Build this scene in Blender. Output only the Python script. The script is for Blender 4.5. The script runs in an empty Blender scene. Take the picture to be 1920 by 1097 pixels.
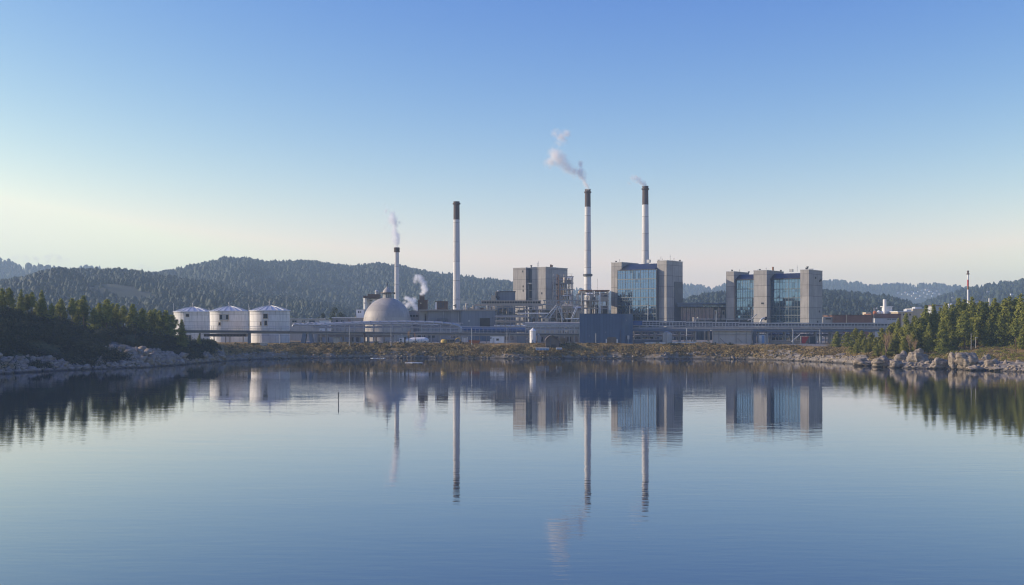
# Industrial plant across a calm lake, low sun from the left.
import bpy, math, random
import numpy as np
from mathutils import Vector, Matrix
R = math.radians
random.seed(7)
F, CY, CAMH, GZ = 2059.0, 606.0, 12.0, 4.8        # focal length in photo pixels, eye level row, eye height, plant ground level
SC = bpy.context.scene
COL = SC.collection

# ------------------------------------------------------------------ helpers
def at(px, py, D):
    return Vector(((px - 960) * D / F, D, CAMH - (py - CY) * D / F))
def xw(px, D): return (px - 960) * D / F
def zw(py, D): return CAMH - (py - CY) * D / F

def hash3(ix, iy, iz, s):
    n = (ix * 374761393 + iy * 668265263 + iz * 2147483647 + s * 974634721) & 0xffffffff
    n = ((n ^ (n >> 13)) * 1274126177) & 0xffffffff
    n = ((n ^ (n >> 16)) * 2246822519) & 0xffffffff
    return ((n ^ (n >> 15)) & 0xffffff) / float(0xffffff)
def vnoise(x, y, z=0.0, s=0):
    x, y, z = np.broadcast_arrays(np.asarray(x, float), np.asarray(y, float), np.asarray(z, float))
    xi, yi, zi = np.floor(x).astype(np.int64), np.floor(y).astype(np.int64), np.floor(z).astype(np.int64)
    fx, fy, fz = x - xi, y - yi, z - zi
    fx, fy, fz = fx*fx*(3-2*fx), fy*fy*(3-2*fy), fz*fz*(3-2*fz)
    r = 0
    for dx in (0, 1):
        for dy in (0, 1):
            for dz in (0, 1):
                w = (fx if dx else 1-fx) * (fy if dy else 1-fy) * (fz if dz else 1-fz)
                r = r + w * hash3(xi+dx, yi+dy, zi+dz, s)
    return r
def fbm(x, y, z=0.0, s=0, o=4):
    a, t, n = 1.0, 0.0, 0.0
    for k in range(o):
        t = t + a * vnoise(np.asarray(x) * 2**k, np.asarray(y) * 2**k, np.asarray(z) * 2**k, s + k); n += a; a *= .5
    return t / n                                   # 0..1
def ridged(x, y, z=0.0, s=0, o=4):
    a, t, n = 1.0, 0.0, 0.0
    for k in range(o):
        t = t + a * (1 - np.abs(2 * vnoise(np.asarray(x) * 2**k, np.asarray(y) * 2**k, np.asarray(z) * 2**k, s + k) - 1)); n += a; a *= .5
    return t / n

def new_mesh(name, verts, faces, mat=None, parent=None, smooth=False, tint=None, attrs=None):
    me = bpy.data.meshes.new(name)
    verts = np.asarray(verts, dtype=np.float32).reshape(-1, 3)
    if isinstance(faces, np.ndarray):
        nf, k = faces.shape
        me.vertices.add(len(verts)); me.vertices.foreach_set('co', verts.ravel())
        me.loops.add(nf * k); me.loops.foreach_set('vertex_index', faces.astype(np.int32).ravel())
        me.polygons.add(nf); me.polygons.foreach_set('loop_start', np.arange(0, nf * k, k, dtype=np.int32))
        me.update(calc_edges=True)
    else:
        me.from_pydata(verts.tolist(), [], faces)
    if tint is not None:
        a = me.attributes.new('tint', 'FLOAT', 'POINT'); a.data.foreach_set('value', np.asarray(tint, dtype=np.float32))
    for k, v in (attrs or {}).items():
        a = me.attributes.new(k, 'FLOAT', 'POINT'); a.data.foreach_set('value', np.asarray(v, dtype=np.float32))
    me.polygons.foreach_set('use_smooth', [bool(smooth)] * len(me.polygons))
    me.update()
    if mat: me.materials.append(mat)
    o = bpy.data.objects.new(name, me); COL.objects.link(o)
    if parent: o.parent = parent
    return o

def tag(o, label=None, cat=None, group=None, kind=None):
    if label: o['label'] = label
    if cat: o['category'] = cat
    if group: o['group'] = group
    if kind: o['kind'] = kind
    return o
def thing(name, label, cat, loc=(0, 0, 0), rz=0.0, group=None):
    o = bpy.data.objects.new(name, None); COL.objects.link(o)
    o.location = loc; o.rotation_euler = (0, 0, rz); o.empty_display_size = 0.3
    return tag(o, label, cat, group)
def root_of(o):
    while o.parent: o = o.parent
    return o
def copy_tree(o, parent=None):
    c = o.copy(); COL.objects.link(c); c.parent = parent
    for ch in list(o.children): copy_tree(ch, c)
    return c

class MB:
    """collects shapes in world space (or in a rotated thing's own space) and links them as one mesh"""
    def __init__(s): s.v = []; s.f = []
    def add(s, vs, fs):
        b = len(s.v); s.v += [tuple(v) for v in vs]; s.f += [tuple(i + b for i in f) for f in fs]; return s
    def box(s, x0, x1, y0, y1, z0, z1):
        return s.add([(x0,y0,z0),(x1,y0,z0),(x1,y1,z0),(x0,y1,z0),(x0,y0,z1),(x1,y0,z1),(x1,y1,z1),(x0,y1,z1)],
                     [(0,3,2,1),(4,5,6,7),(0,1,5,4),(1,2,6,5),(2,3,7,6),(3,0,4,7)])
    def pbox(s, p0, p1, q0, q1, D, dep):            # front face given in photo pixels at distance D
        return s.box(xw(p0, D), xw(p1, D), D, D + dep, zw(q1, D), zw(q0, D))
    def gbox(s, p0, p1, q0, D, dep, zb=GZ):         # the same, standing on the ground
        return s.box(xw(p0, D), xw(p1, D), D, D + dep, zb, zw(q0, D))
    def tube(s, p, q, r, n=6, r2=None):
        p, q = Vector(p), Vector(q); d = q - p
        if d.length < 1e-5: return s
        d.normalize(); r2 = r if r2 is None else r2
        a = d.orthogonal().normalized(); b = d.cross(a)
        vs = []
        for c, rr in ((p, r), (q, r2)):
            for i in range(n):
                t = 2 * math.pi * i / n; vs.append(c + (a * math.cos(t) + b * math.sin(t)) * rr)
        fs = [(i, (i+1) % n, n + (i+1) % n, n + i) for i in range(n)] + [tuple(range(n-1, -1, -1)), tuple(range(n, 2*n))]
        return s.add(vs, fs)
    def path(s, pts, r, n=6):
        pts = [Vector(p) for p in pts]
        m = len(pts); vs = []; ref = None
        for i, p in enumerate(pts):
            d = (pts[min(i+1, m-1)] - pts[max(i-1, 0)]).normalized()
            a = (d.orthogonal() if ref is None else ref - d * ref.dot(d)).normalized(); ref = a; b = d.cross(a)
            rr = r[i] if isinstance(r, (list, tuple)) else r
            for k in range(n):
                t = 2 * math.pi * k / n; vs.append(p + (a * math.cos(t) + b * math.sin(t)) * rr)
        fs = [(i*n + k, i*n + (k+1) % n, (i+1)*n + (k+1) % n, (i+1)*n + k) for i in range(m-1) for k in range(n)]
        fs += [tuple(range(n-1, -1, -1)), tuple(range((m-1)*n, m*n))]
        return s.add(vs, fs)
    def lathe(s, cx, cy, prof, n=32, a0=0.0):
        vs = []; m = len(prof)
        for r, z in prof:
            for k in range(n):
                t = a0 + 2 * math.pi * k / n; vs.append((cx + r * math.cos(t), cy + r * math.sin(t), z))
        fs = [(i*n + k, i*n + (k+1) % n, (i+1)*n + (k+1) % n, (i+1)*n + k) for i in range(m-1) for k in range(n)]
        fs += [tuple(range(n-1, -1, -1)), tuple(range((m-1)*n, m*n))]
        return s.add(vs, fs)
    def prism(s, poly, y0, y1):                      # polygon in x,z extruded along y
        n = len(poly)
        vs = [(x, y0, z) for x, z in poly] + [(x, y1, z) for x, z in poly]
        fs = [tuple(range(n)), tuple(range(2*n-1, n-1, -1))] + [(i, n+i, n+(i+1) % n, (i+1) % n) for i in range(n)]
        return s.add(vs, fs)
    def build(s, name, mat, parent=None, smooth=False, local=False, tint=None):
        v = np.array(s.v, dtype=np.float32).reshape(-1, 3)
        if parent is not None and not local: v = v - np.array(root_of(parent).location, dtype=np.float32)
        o = new_mesh(name, v, s.f, mat, parent, smooth, tint)
        if smooth:
            try:
                me = o.data; me.set_sharp_from_angle(angle=R(38))
            except Exception: pass
        return o

# ------------------------------------------------------------------ materials
def mat_nodes(name):
    m = bpy.data.materials.new(name); m.use_nodes = True
    nt = m.node_tree; b = nt.nodes['Principled BSDF']
    return m, nt, b
def N(nt, typ, **kw):
    n = nt.nodes.new(typ)
    for k, v in kw.items():
        if k in n.inputs.keys() and not hasattr(n, k): n.inputs[k].default_value = v
        else: setattr(n, k, v)
    return n
def L(nt, a, b): nt.links.new(a, b)
def ramp(nt, stops):
    r = nt.nodes.new('ShaderNodeValToRGB'); e = r.color_ramp.elements
    while len(e) < len(stops): e.new(0.5)
    for i, (p, c) in enumerate(stops):
        e[i].position = p; e[i].color = (c[0], c[1], c[2], 1)
    return r
def mixc(nt, fac, a, b, mode='MIX'):
    m = nt.nodes.new('ShaderNodeMix'); m.data_type = 'RGBA'; m.blend_type = mode
    for sock, v in ((m.inputs[0], fac), (m.inputs[6], a), (m.inputs[7], b)):
        if hasattr(v, 'is_linked'): nt.links.new(v, sock)
        elif isinstance(v, (int, float)): sock.default_value = v
        else: sock.default_value = (v[0], v[1], v[2], 1)
    return m.outputs[2]
def noise(nt, vec, scale, detail=4, rough=.55, stretch=None):
    if stretch:
        mp = nt.nodes.new('ShaderNodeMapping'); mp.inputs['Scale'].default_value = stretch
        nt.links.new(vec, mp.inputs['Vector']); vec = mp.outputs[0]
    n = nt.nodes.new('ShaderNodeTexNoise'); n.inputs['Scale'].default_value = scale
    n.inputs['Detail'].default_value = detail; n.inputs['Roughness'].default_value = rough
    nt.links.new(vec, n.inputs['Vector']); return n.outputs['Fac']
def mapr(nt, v, a, b, c=0.0, d=1.0):
    m = nt.nodes.new('ShaderNodeMapRange'); nt.links.new(v, m.inputs[0])
    for i, x in enumerate((a, b, c, d)): m.inputs[i+1].default_value = x
    return m.outputs[0]
def bump(nt, b, h, strength=.4, dist=.05):
    n = nt.nodes.new('ShaderNodeBump'); n.inputs['Strength'].default_value = strength; n.inputs['Distance'].default_value = dist
    nt.links.new(h, n.inputs['Height']); nt.links.new(n.outputs[0], b.inputs['Normal'])

def surface(name, col, rough=.7, metal=0.0, vary=.18, streak=.12, scale=.35, dirt=None, spec=.5, panels=None, bmp=.15):
    """weathered surface: large blotches, rain streaks, optional panel joints"""
    m, nt, b = mat_nodes(name)
    tc = nt.nodes.new('ShaderNodeTexCoord').outputs['Object']
    n1 = noise(nt, tc, scale, 5); n2 = noise(nt, tc, 1.2, 4, .6, (1, 1, .12))
    d = dirt or tuple(c * .45 for c in col)
    f1 = mapr(nt, n1, .35, .75, 0, vary); f2 = mapr(nt, n2, .45, .68, 0, streak)
    c = mixc(nt, f1, col, d); c = mixc(nt, f2, c, tuple(x * .4 for x in col))
    n3 = noise(nt, tc, 3.0, 3); c = mixc(nt, mapr(nt, n3, .3, .7, 0, vary * .5), c, tuple(min(1, x * 1.35) for x in col))
    if panels:
        sx = nt.nodes.new('ShaderNodeSeparateXYZ'); L(nt, tc, sx.inputs[0])
        ad = nt.nodes.new('ShaderNodeMath'); L(nt, sx.outputs[0], ad.inputs[0]); L(nt, sx.outputs[1], ad.inputs[1])
        cb = nt.nodes.new('ShaderNodeCombineXYZ'); L(nt, ad.outputs[0], cb.inputs[0]); L(nt, sx.outputs[2], cb.inputs[1])
        br = nt.nodes.new('ShaderNodeTexBrick'); L(nt, cb.outputs[0], br.inputs['Vector'])
        br.offset = 0.0 if len(panels) < 4 else panels[3]
        br.inputs['Scale'].default_value = 1.0; br.inputs['Brick Width'].default_value = panels[0]; br.inputs['Row Height'].default_value = panels[1]
        br.inputs['Mortar Size'].default_value = panels[2]; br.inputs['Mortar Smooth'].default_value = .3
        br.inputs['Color1'].default_value = (1, 1, 1, 1); br.inputs['Color2'].default_value = (.8, .8, .82, 1); br.inputs['Mortar'].default_value = (.45, .45, .45, 1)
        c = mixc(nt, 1.0, c, br.outputs['Color'], 'MULTIPLY')
    L(nt, c, b.inputs['Base Color'])
    b.inputs['Roughness'].default_value = rough; b.inputs['Metallic'].default_value = metal
    b.inputs['Specular IOR Level'].default_value = spec
    if bmp: bump(nt, b, n3, bmp, .06)
    return m

def foliage(name, stops, trans=.42):
    m, nt, b = mat_nodes(name)
    a = nt.nodes.new('ShaderNodeAttribute'); a.attribute_name = 'tint'
    tc = nt.nodes.new('ShaderNodeTexCoord').outputs['Object']
    oi = nt.nodes.new('ShaderNodeObjectInfo')
    ad = nt.nodes.new('ShaderNodeMath'); ad.operation = 'MULTIPLY_ADD'; ad.inputs[1].default_value = .22; ad.inputs[2].default_value = -.11
    L(nt, oi.outputs['Random'], ad.inputs[0])
    a2 = nt.nodes.new('ShaderNodeMath'); L(nt, a.outputs['Fac'], a2.inputs[0]); L(nt, ad.outputs[0], a2.inputs[1])
    r = ramp(nt, stops); L(nt, a2.outputs[0], r.inputs[0])
    L(nt, r.outputs[0], b.inputs['Base Color']); b.inputs['Roughness'].default_value = .65
    b.inputs['Specular IOR Level'].default_value = .25
    if trans:
        tr = nt.nodes.new('ShaderNodeBsdfTranslucent'); L(nt, r.outputs[0], tr.inputs['Color'])
        mx = nt.nodes.new('ShaderNodeMixShader'); mx.inputs[0].default_value = trans
        L(nt, b.outputs[0], mx.inputs[1]); L(nt, tr.outputs[0], mx.inputs[2])
        L(nt, mx.outputs[0], nt.nodes['Material Output'].inputs['Surface'])
    return m

M = {}
M['concrete'] = surface('concrete', (.43, .405, .365), .85, vary=.42, streak=.42, panels=(5.2, 4.6, .11), scale=.25)
M['pale_concrete'] = surface('pale_concrete', (.46, .43, .38), .85, vary=.25, streak=.2)
M['white_paint'] = surface('white_paint', (.80, .78, .74), .55, vary=.12, streak=.22, dirt=(.5, .45, .38))
M['tank_white'] = surface('tank_white', (.80, .77, .72), .5, vary=.2, streak=.4, dirt=(.5, .42, .32), panels=(6, 2.6, .06, .5))
M['chimney_white'] = surface('chimney_white', (.76, .74, .70), .7, vary=.2, streak=.3, scale=.15, panels=(40, 9, .14))
M['chimney_cap'] = surface('chimney_cap', (.085, .052, .04), .75, vary=.4, streak=.3)
M['dome_metal'] = surface('dome_metal', (.44, .40, .35), .55, .0, vary=.2, streak=.22, scale=.3, dirt=(.22, .2, .18), panels=(3.2, 2.4, .02, .5), bmp=.05)
M['steel'] = surface('steel', (.30, .29, .28), .5, .3, vary=.3, streak=.2)
M['pale_steel'] = surface('pale_steel', (.46, .46, .46), .45, .3, vary=.25, streak=.2)
M['beige_steel'] = surface('beige_steel', (.40, .34, .27), .6, .1, vary=.3, streak=.25)
M['dark_steel'] = surface('dark_steel', (.075, .08, .09), .55, .2, vary=.3, streak=.2)
M['blue_cladding'] = surface('blue_cladding', (.082, .132, .205), .6, .0, vary=.18, streak=.15, panels=(1.1, 30, .025), bmp=.05)
M['hall_cladding'] = surface('hall_cladding', (.20, .225, .26), .55, .1, vary=.15, streak=.15, panels=(1.4, 30, .03), bmp=.05)
M['grey_cladding'] = surface('grey_cladding', (.27, .27, .28), .6, .1, vary=.2, streak=.15, panels=(1.6, 20, .03))
M['slate_panel'] = surface('slate_panel', (.10, .115, .14), .5, .1, vary=.15, streak=.12, panels=(2.5, 2.5, .03))
M['roof_metal'] = surface('roof_metal', (.06, .065, .075), .38, .4, vary=.2, streak=.1, panels=(1.5, 40, .05))
M['blue_paint'] = surface('blue_paint', (.03, .095, .25), .4, vary=.15, streak=.15)
M['brown_metal'] = surface('brown_metal', (.13, .075, .05), .7, .1, vary=.4, streak=.35, dirt=(.06, .04, .03))
M['rust'] = surface('rust', (.30, .14, .06), .85, vary=.5, streak=.3)
M['red_paint'] = surface('red_paint', (.45, .035, .04), .5, vary=.2, streak=.15)
M['orange_paint'] = surface('orange_paint', (.42, .12, .03), .6, vary=.3, streak=.2)
M['yellow_paint'] = surface('yellow_paint', (.48, .33, .08), .55, vary=.3, streak=.2)
M['dark_opening'] = surface('dark_opening', (.02, .021, .024), .6, vary=.1, streak=.05, bmp=0)
M['brick'] = surface('brick', (.27, .125, .08), .9, vary=.35, streak=.2, panels=(1.4, .6, .06, .5))
M['cream'] = surface('cream', (.55, .45, .31), .8, vary=.2, streak=.2)
M['rubber'] = surface('rubber', (.02, .02, .02), .9, bmp=0)
M['bark'] = surface('bark', (.13, .085, .055), .95, vary=.5, streak=.4, scale=1.5)
M['twig'] = surface('twig', (.26, .17, .10), .95, vary=.4, streak=.2, scale=1.0, bmp=0)
M['tile'] = surface('tile', (.36, .16, .09), .85, vary=.3)
M['ice_and_reflection'] = surface('ice_and_reflection', (.55, .58, .62), .5, vary=.3)

def glass_mat(name, base, metal, rough=.03):
    m, nt, b = mat_nodes(name)
    a = nt.nodes.new('ShaderNodeAttribute'); a.attribute_name = 'tint'
    c = mixc(nt, a.outputs['Fac'], tuple(x * .55 for x in base), base)
    L(nt, c, b.inputs['Base Color']); b.inputs['Metallic'].default_value = metal; b.inputs['Roughness'].default_value = rough
    b.inputs['IOR'].default_value = 1.6
    return m
M['glass'] = glass_mat('glass', (.165, .265, .375), .85)
M['dark_glass'] = glass_mat('dark_glass', (.10, .14, .18), .5, .05)

PINE = [(0, (.075, .098, .022)), (.4, (.23, .25, .044)), (.7, (.38, .37, .062)), (1, (.48, .43, .09))]
M['pine_needles'] = foliage('pine_needles', PINE)
M['young_needles'] = foliage('young_needles', [(0, (.10, .12, .024)), (.5, (.29, .29, .048)), (1, (.43, .38, .075))])
M['shrub_leaves'] = foliage('shrub_leaves', [(0, (.016, .026, .013)), (.5, (.046, .062, .026)), (1, (.12, .13, .045))])
M['dry_leaves'] = foliage('dry_leaves', [(0, (.085, .064, .028)), (.45, (.31, .222, .088)), (.8, (.47, .35, .145)), (1, (.54, .43, .21))], .25)
M['far_leaves'] = foliage('far_leaves', [(0, (.011, .022, .019)), (.5, (.021, .038, .029)), (.85, (.034, .050, .034)), (1, (.055, .054, .036))], 0)  # blue-green cast puts part of the distance haze into the leaf colour
# ------------------------------------------------------------------ land form
SHORE = [(-6000, 860), (-1500, 790), (-600, 745), (-300, 722), (0, 701), (60, 697), (150, 693), (260, 689), (330, 684.5), (380, 680), (430, 676), (480, 673.6),
         (560, 672), (700, 671.4), (850, 671.8), (960, 672.4), (1060, 672.6), (1180, 672.6), (1300, 673), (1400, 674), (1460, 675.6), (1520, 678),
         (1580, 681), (1640, 686.5), (1700, 690.5), (1770, 692), (1850, 695), (1920, 698), (2200, 715), (2800, 760), (3600, 800), (8000, 900)]
SU, SD = np.array([a for a, b in SHORE], float), np.array([CAMH * F / (b - CY) for a, b in SHORE])
CREST = [(-6000, 60, 14), (-600, 60, 14), (-200, 50, 15), (0, 45, 15.2), (50, 44, 14.2), (100, 42, 12.4), (150, 38, 10.4), (200, 34, 9.0), (250, 30, 7.9), (300, 26, 6.5), (350, 20, 5.4),
         (400, 15, 4.9), (470, 15, 4.8), (540, 12, 4.8), (620, 9, 4.8), (800, 9, 4.9), (960, 9, 4.8), (1300, 9, 4.8), (1420, 11, 4.9), (1500, 18, 4.6), (1580, 24, 3.9),
         (1660, 24, 3.7), (1760, 22, 3.9), (1840, 30, 5.4), (1920, 34, 5.2), (2300, 40, 7), (8000, 60, 14)]
CU, CT, CZ = (np.array([c[i] for c in CREST], float) for i in range(3))
def lerp(u, a, b): return np.interp(u, a, b)
def smooth(e0, e1, x):
    t = np.clip((x - e0) / (e1 - e0), 0, 1); return t * t * (3 - 2 * t)

def land(x, y):
    """height, rockiness, greenness, paving of the ground at world x, y"""
    x, y = np.asarray(x, float), np.asarray(y, float)
    u = 960 + F * x / np.maximum(y, 1.0)
    sd = lerp(u, SU, SD)
    sd = sd + (fbm(x * .06, x * 0 + 3.3, 0, 5, 4) - .5) * (9 - 4.5 * smooth(500, 640, u) * (1 - smooth(1380, 1480, u))) * smooth(-200, 100, u)
    t = y - sd
    ct, cz = lerp(u, CU, CT), lerp(u, CU, CZ)
    left = 1 - smooth(330, 420, u); right = smooth(1400, 1560, u)
    s = np.clip(t / ct, 0, 1)
    p = .85 * left + .62 * (1 - left)
    z = np.where(t < 0, np.maximum(t * .22, -7.0), cz * s ** p)
    back = GZ - .02
    z = np.where(t > ct, cz + (back - cz) * smooth(0, 1, (t - ct - 14) / np.where(left > .3, 130, 30)), z)
    # roughness of the bank
    near = smooth(-2, 2, t) * (1 - smooth(1.0, 1.7, t / ct))
    dg = (x * .7 + y * .7)
    rg = ridged(dg * .10 + z * .12, (x - y) * .035, z * .25, 11, 5)
    n1 = fbm(x * .12, y * .12, 0, 21, 4) - .5
    n2 = fbm(x * .5, y * .5, 0, 31, 3) - .5
    amp = near * (1 + .8 * left + .3 * right)
    rockn = fbm(x * .055 + y * .02, y * .055, 0, 41, 4)
    reach = .40 * left * (.6 + .6 * smooth(120, 240, u)) + .28 * (1 - left) * (1 - right) + .31 * right
    low = 1 - smooth(reach * .6, reach * 1.25, s + (rockn - .5) * (.9 * left + .6))
    vein = ridged(x * .16 + z * .5 + y * .03, y * .05, 0, 43, 3)      # rock shows in slanting ribs with growth between
    low = low * (1 - left * smooth(.66, .50, vein))
    rock = np.clip(low * near * (.65 + .6 * right + .5 * left), 0, 1)
    rock = np.where(t < .5, 1.0, rock)
    z = z + amp * (n1 * 1.4 + n2 * .45) + rock * near * ((rg - .55) * 2.6 + (ridged(dg * .5 + z * .9, (x - y) * .22, z, 13, 3) - .55) * .9) * np.minimum(1, .3 + s * 2)
    z = z + (1 - near) * smooth(1.0, 1.6, t / ct) * (n1 * .12) * smooth(0, 60, 900 - y)
    green = np.clip(left * 1.0 + .28 * smooth(.6, .9, fbm(x * .03, y * .03, 0, 51, 3) * 1.4) + .35 * right * smooth(.4, .8, rockn * 1.3), 0, 1)
    pave = smooth(1.15, 1.35, t / ct) * (1 - smooth(1520, 1580, u)) * smooth(520, 620, u)
    return z, rock, green, pave
def gz(x, y): return float(land(np.array([x]), np.array([y]))[0][0])

us = np.concatenate([np.linspace(-1400, -80, 34), np.arange(-60, 1985, 3.0), np.linspace(2000, 3300, 40)])
ts = np.concatenate([[-90, -40, -20, -10, -6, -4, -3], np.arange(-2.4, 18, .5), np.arange(18, 64, .9), np.geomspace(65, 700, 34), [900, 1300, 1800, 2400]])
UU, TT = np.meshgrid(us, ts)
YY = lerp(UU, SU, SD) + TT
XX = (UU - 960) * YY / F
ZZ, RK, GR, PV = land(XX, YY)
nu, nt_ = len(us), len(ts)
idx = np.arange(nu * nt_).reshape(nt_, nu)
fc = np.stack([idx[:-1, :-1], idx[:-1, 1:], idx[1:, 1:], idx[1:, :-1]], -1).reshape(-1, 4)

m, nt, b = mat_nodes('ground')
tc = nt.nodes.new('ShaderNodeTexCoord').outputs['Object']
def att(nt, n):
    a = nt.nodes.new('ShaderNodeAttribute'); a.attribute_name = n; return a.outputs['Fac']
nA, nB, nC = noise(nt, tc, .25, 6), noise(nt, tc, 1.3, 5), noise(nt, tc, .6, 6, .65, (1, 1, 2.5))
grass = ramp(nt, [(0, (.09, .062, .028)), (.45, (.22, .148, .06)), (.7, (.30, .205, .08)), (1, (.36, .26, .12))]); L(nt, nB, grass.inputs[0])
green = ramp(nt, [(.2, (.03, .04, .018)), (.5, (.065, .072, .03)), (.8, (.13, .11, .05))]); L(nt, nB, green.inputs[0])
rockc = ramp(nt, [(.25, (.06, .05, .04)), (.45, (.17, .148, .12)), (.62, (.28, .25, .21)), (.8, (.42, .385, .335))]); L(nt, nC, rockc.inputs[0])
pavec = ramp(nt, [(.3, (.18, .16, .14)), (.7, (.30, .28, .25))]); L(nt, nA, pavec.inputs[0])
def sharp(v, nz, w=.35):
    a = nt.nodes.new('ShaderNodeMath'); a.operation = 'ADD'; L(nt, v, a.inputs[0])
    mm = nt.nodes.new('ShaderNodeMath'); mm.operation = 'MULTIPLY_ADD'; L(nt, nz, mm.inputs[0]); mm.inputs[1].default_value = 1.2; mm.inputs[2].default_value = -.6
    L(nt, mm.outputs[0], a.inputs[1]); return mapr(nt, a.outputs[0], .5 - w / 2, .5 + w / 2)
c = mixc(nt, sharp(att(nt, 'green'), nA), grass.outputs[0], green.outputs[0])
c = mixc(nt, sharp(att(nt, 'pave'), nA, .2), c, pavec.outputs[0])
c = mixc(nt, sharp(att(nt, 'rock'), nB), c, rockc.outputs[0])
sp = nt.nodes.new('ShaderNodeSeparateXYZ'); L(nt, tc, sp.inputs[0])
wet = nt.nodes.new('ShaderNodeMath'); wet.operation = 'MULTIPLY_ADD'; L(nt, nB, wet.inputs[0]); wet.inputs[1].default_value = -.9; L(nt, sp.outputs[2], wet.inputs[2])
c = mixc(nt, mapr(nt, wet.outputs[0], -.35, .15, .8, 0), c, (.025, .022, .018))       # wet, weedy band at the waterline
L(nt, c, b.inputs['Base Color']); b.inputs['Roughness'].default_value = .95; b.inputs['Specular IOR Level'].default_value = .2
bump(nt, b, nC, .7, .25)
M['ground'] = m
g = new_mesh('ground', np.stack([XX, YY, ZZ], -1).reshape(-1, 3), fc, m, None, True, None, dict(rock=RK.ravel(), green=GR.ravel(), pave=PV.ravel()))
tag(g, kind='structure')

# ------------------------------------------------------------------ water
m, nt, b = mat_nodes('water')
tc = nt.nodes.new('ShaderNodeTexCoord').outputs['Object']
b.inputs['Base Color'].default_value = (.012, .022, .040, 1); b.inputs['Roughness'].default_value = .012; b.inputs['IOR'].default_value = 1.45
w1 = noise(nt, tc, .9, 3, .5, (.45, 1.5, 1)); w2 = noise(nt, tc, .16, 2, .5, (.5, 1.6, 1)); w3 = noise(nt, tc, .02, 3, .5, (.4, 1.6, 1))
ca = nt.nodes.new('ShaderNodeMath'); ca.operation = 'MULTIPLY'; L(nt, w1, ca.inputs[0]); L(nt, mapr(nt, w3, .35, .65, .25, 1.0), ca.inputs[1])
sm = nt.nodes.new('ShaderNodeMath'); sm.operation = 'MULTIPLY_ADD'; L(nt, w2, sm.inputs[0]); sm.inputs[1].default_value = .9; L(nt, ca.outputs[0], sm.inputs[2])
bump(nt, b, sm.outputs[0], 1.0, .012)
gl = nt.nodes.new('ShaderNodeBsdfGlossy'); gl.inputs['Roughness'].default_value = .012; gl.inputs['Color'].default_value = (.97, .98, 1, 1)
for n_ in list(nt.nodes):
    if n_.type == 'BUMP': L(nt, n_.outputs[0], gl.inputs['Normal'])
L(nt, mapr(nt, noise(nt, tc, .012, 4, .6, (.35, 1.5, 1)), .4, .62, .004, .04), gl.inputs['Roughness'])      # calm lanes and breezy patches
fr = nt.nodes.new('ShaderNodeFresnel'); fr.inputs['IOR'].default_value = 1.33
pw = nt.nodes.new('ShaderNodeMath'); pw.operation = 'POWER'; pw.inputs[1].default_value = .63; L(nt, fr.outputs[0], pw.inputs[0])
b.inputs['Specular IOR Level'].default_value = 0; b.inputs['Roughness'].default_value = 1
mx = nt.nodes.new('ShaderNodeMixShader'); L(nt, pw.outputs[0], mx.inputs[0]); L(nt, b.outputs[0], mx.inputs[1]); L(nt, gl.outputs[0], mx.inputs[2])
L(nt, mx.outputs[0], nt.nodes['Material Output'].inputs['Surface'])
M['water'] = m
ys = np.array([-380, 0, 100, 200, 300, 420, 520.]); xs = np.array([-3300, -1000, -300, 0, 300, 1000, 3300.])
GX, GY = np.meshgrid(xs, ys); ii = np.arange(49).reshape(7, 7)
tag(new_mesh('water', np.stack([GX, GY, GX * 0], -1).reshape(-1, 3), np.stack([ii[:-1, :-1], ii[:-1, 1:], ii[1:, 1:], ii[1:, :-1]], -1).reshape(-1, 4), m), kind='structure')

# ------------------------------------------------------------------ hills and their woods
rng = np.random.default_rng(3)
def crown_templates():
    T = []
    for k in range(7):                               # conifers: ragged stacked cones
        vs, fs, n = [], [], 6
        lv = [(0.05, .30), (.22, .34), (.38, .25), (.56, .24), (.72, .15), (1.0, 0.01)] if k < 4 else [(.05, .2), (.25, .36), (.5, .38), (.72, .30), (.9, .17), (1.0, .02)]
        for z, r in lv:
            for i in range(n):
                t = 2 * math.pi * (i + .5 * (len(vs) // n % 2)) / n
                rr = r * rng.uniform(.6, 1.25); vs.append((rr * math.cos(t), rr * math.sin(t), z + rng.uniform(-.05, .05)))
        for l in range(len(lv) - 1):
            for i in range(n):
                a, b2, c2, d = l*n + i, l*n + (i+1) % n, (l+1)*n + (i+1) % n, (l+1)*n + i
                fs += [(a, b2, c2), (a, c2, d)]
        T.append((np.array(vs), np.array(fs)))
    return T
CT_ = crown_templates()
def forest(name, pts, hts, tints, mat):
    V, Fc, T, base = [], [], [], 0
    kinds = rng.integers(0, len(CT_), len(pts))
    for k, (v, f) in enumerate(CT_):
        sel = np.where(kinds == k)[0]
        if not len(sel): continue
        h = hts[sel]; wd = h * rng.uniform(.75, 1.25, len(sel)); a = rng.uniform(0, 6.28, len(sel))
        ca, sa = np.cos(a), np.sin(a)
        x = v[None, :, 0] * ca[:, None] - v[None, :, 1] * sa[:, None]; y = v[None, :, 0] * sa[:, None] + v[None, :, 1] * ca[:, None]
        P = np.stack([pts[sel, 0, None] + x * wd[:, None], pts[sel, 1, None] + y * wd[:, None], pts[sel, 2, None] - .6 + v[None, :, 2] * h[:, None]], -1)
        V.append(P.reshape(-1, 3)); nv = len(v)
        Fc.append((f[None] + (np.arange(len(sel)) * nv)[:, None, None] + base).reshape(-1, 3)); base += nv * len(sel)
        T.append((tints[sel, None] + rng.uniform(-.12, .12, (len(sel), nv))).ravel())
    o = new_mesh(name, np.concatenate(V), np.concatenate(Fc), mat, None, True, np.clip(np.concatenate(T), 0, 1))
    return tag(o, kind='stuff')

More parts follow.
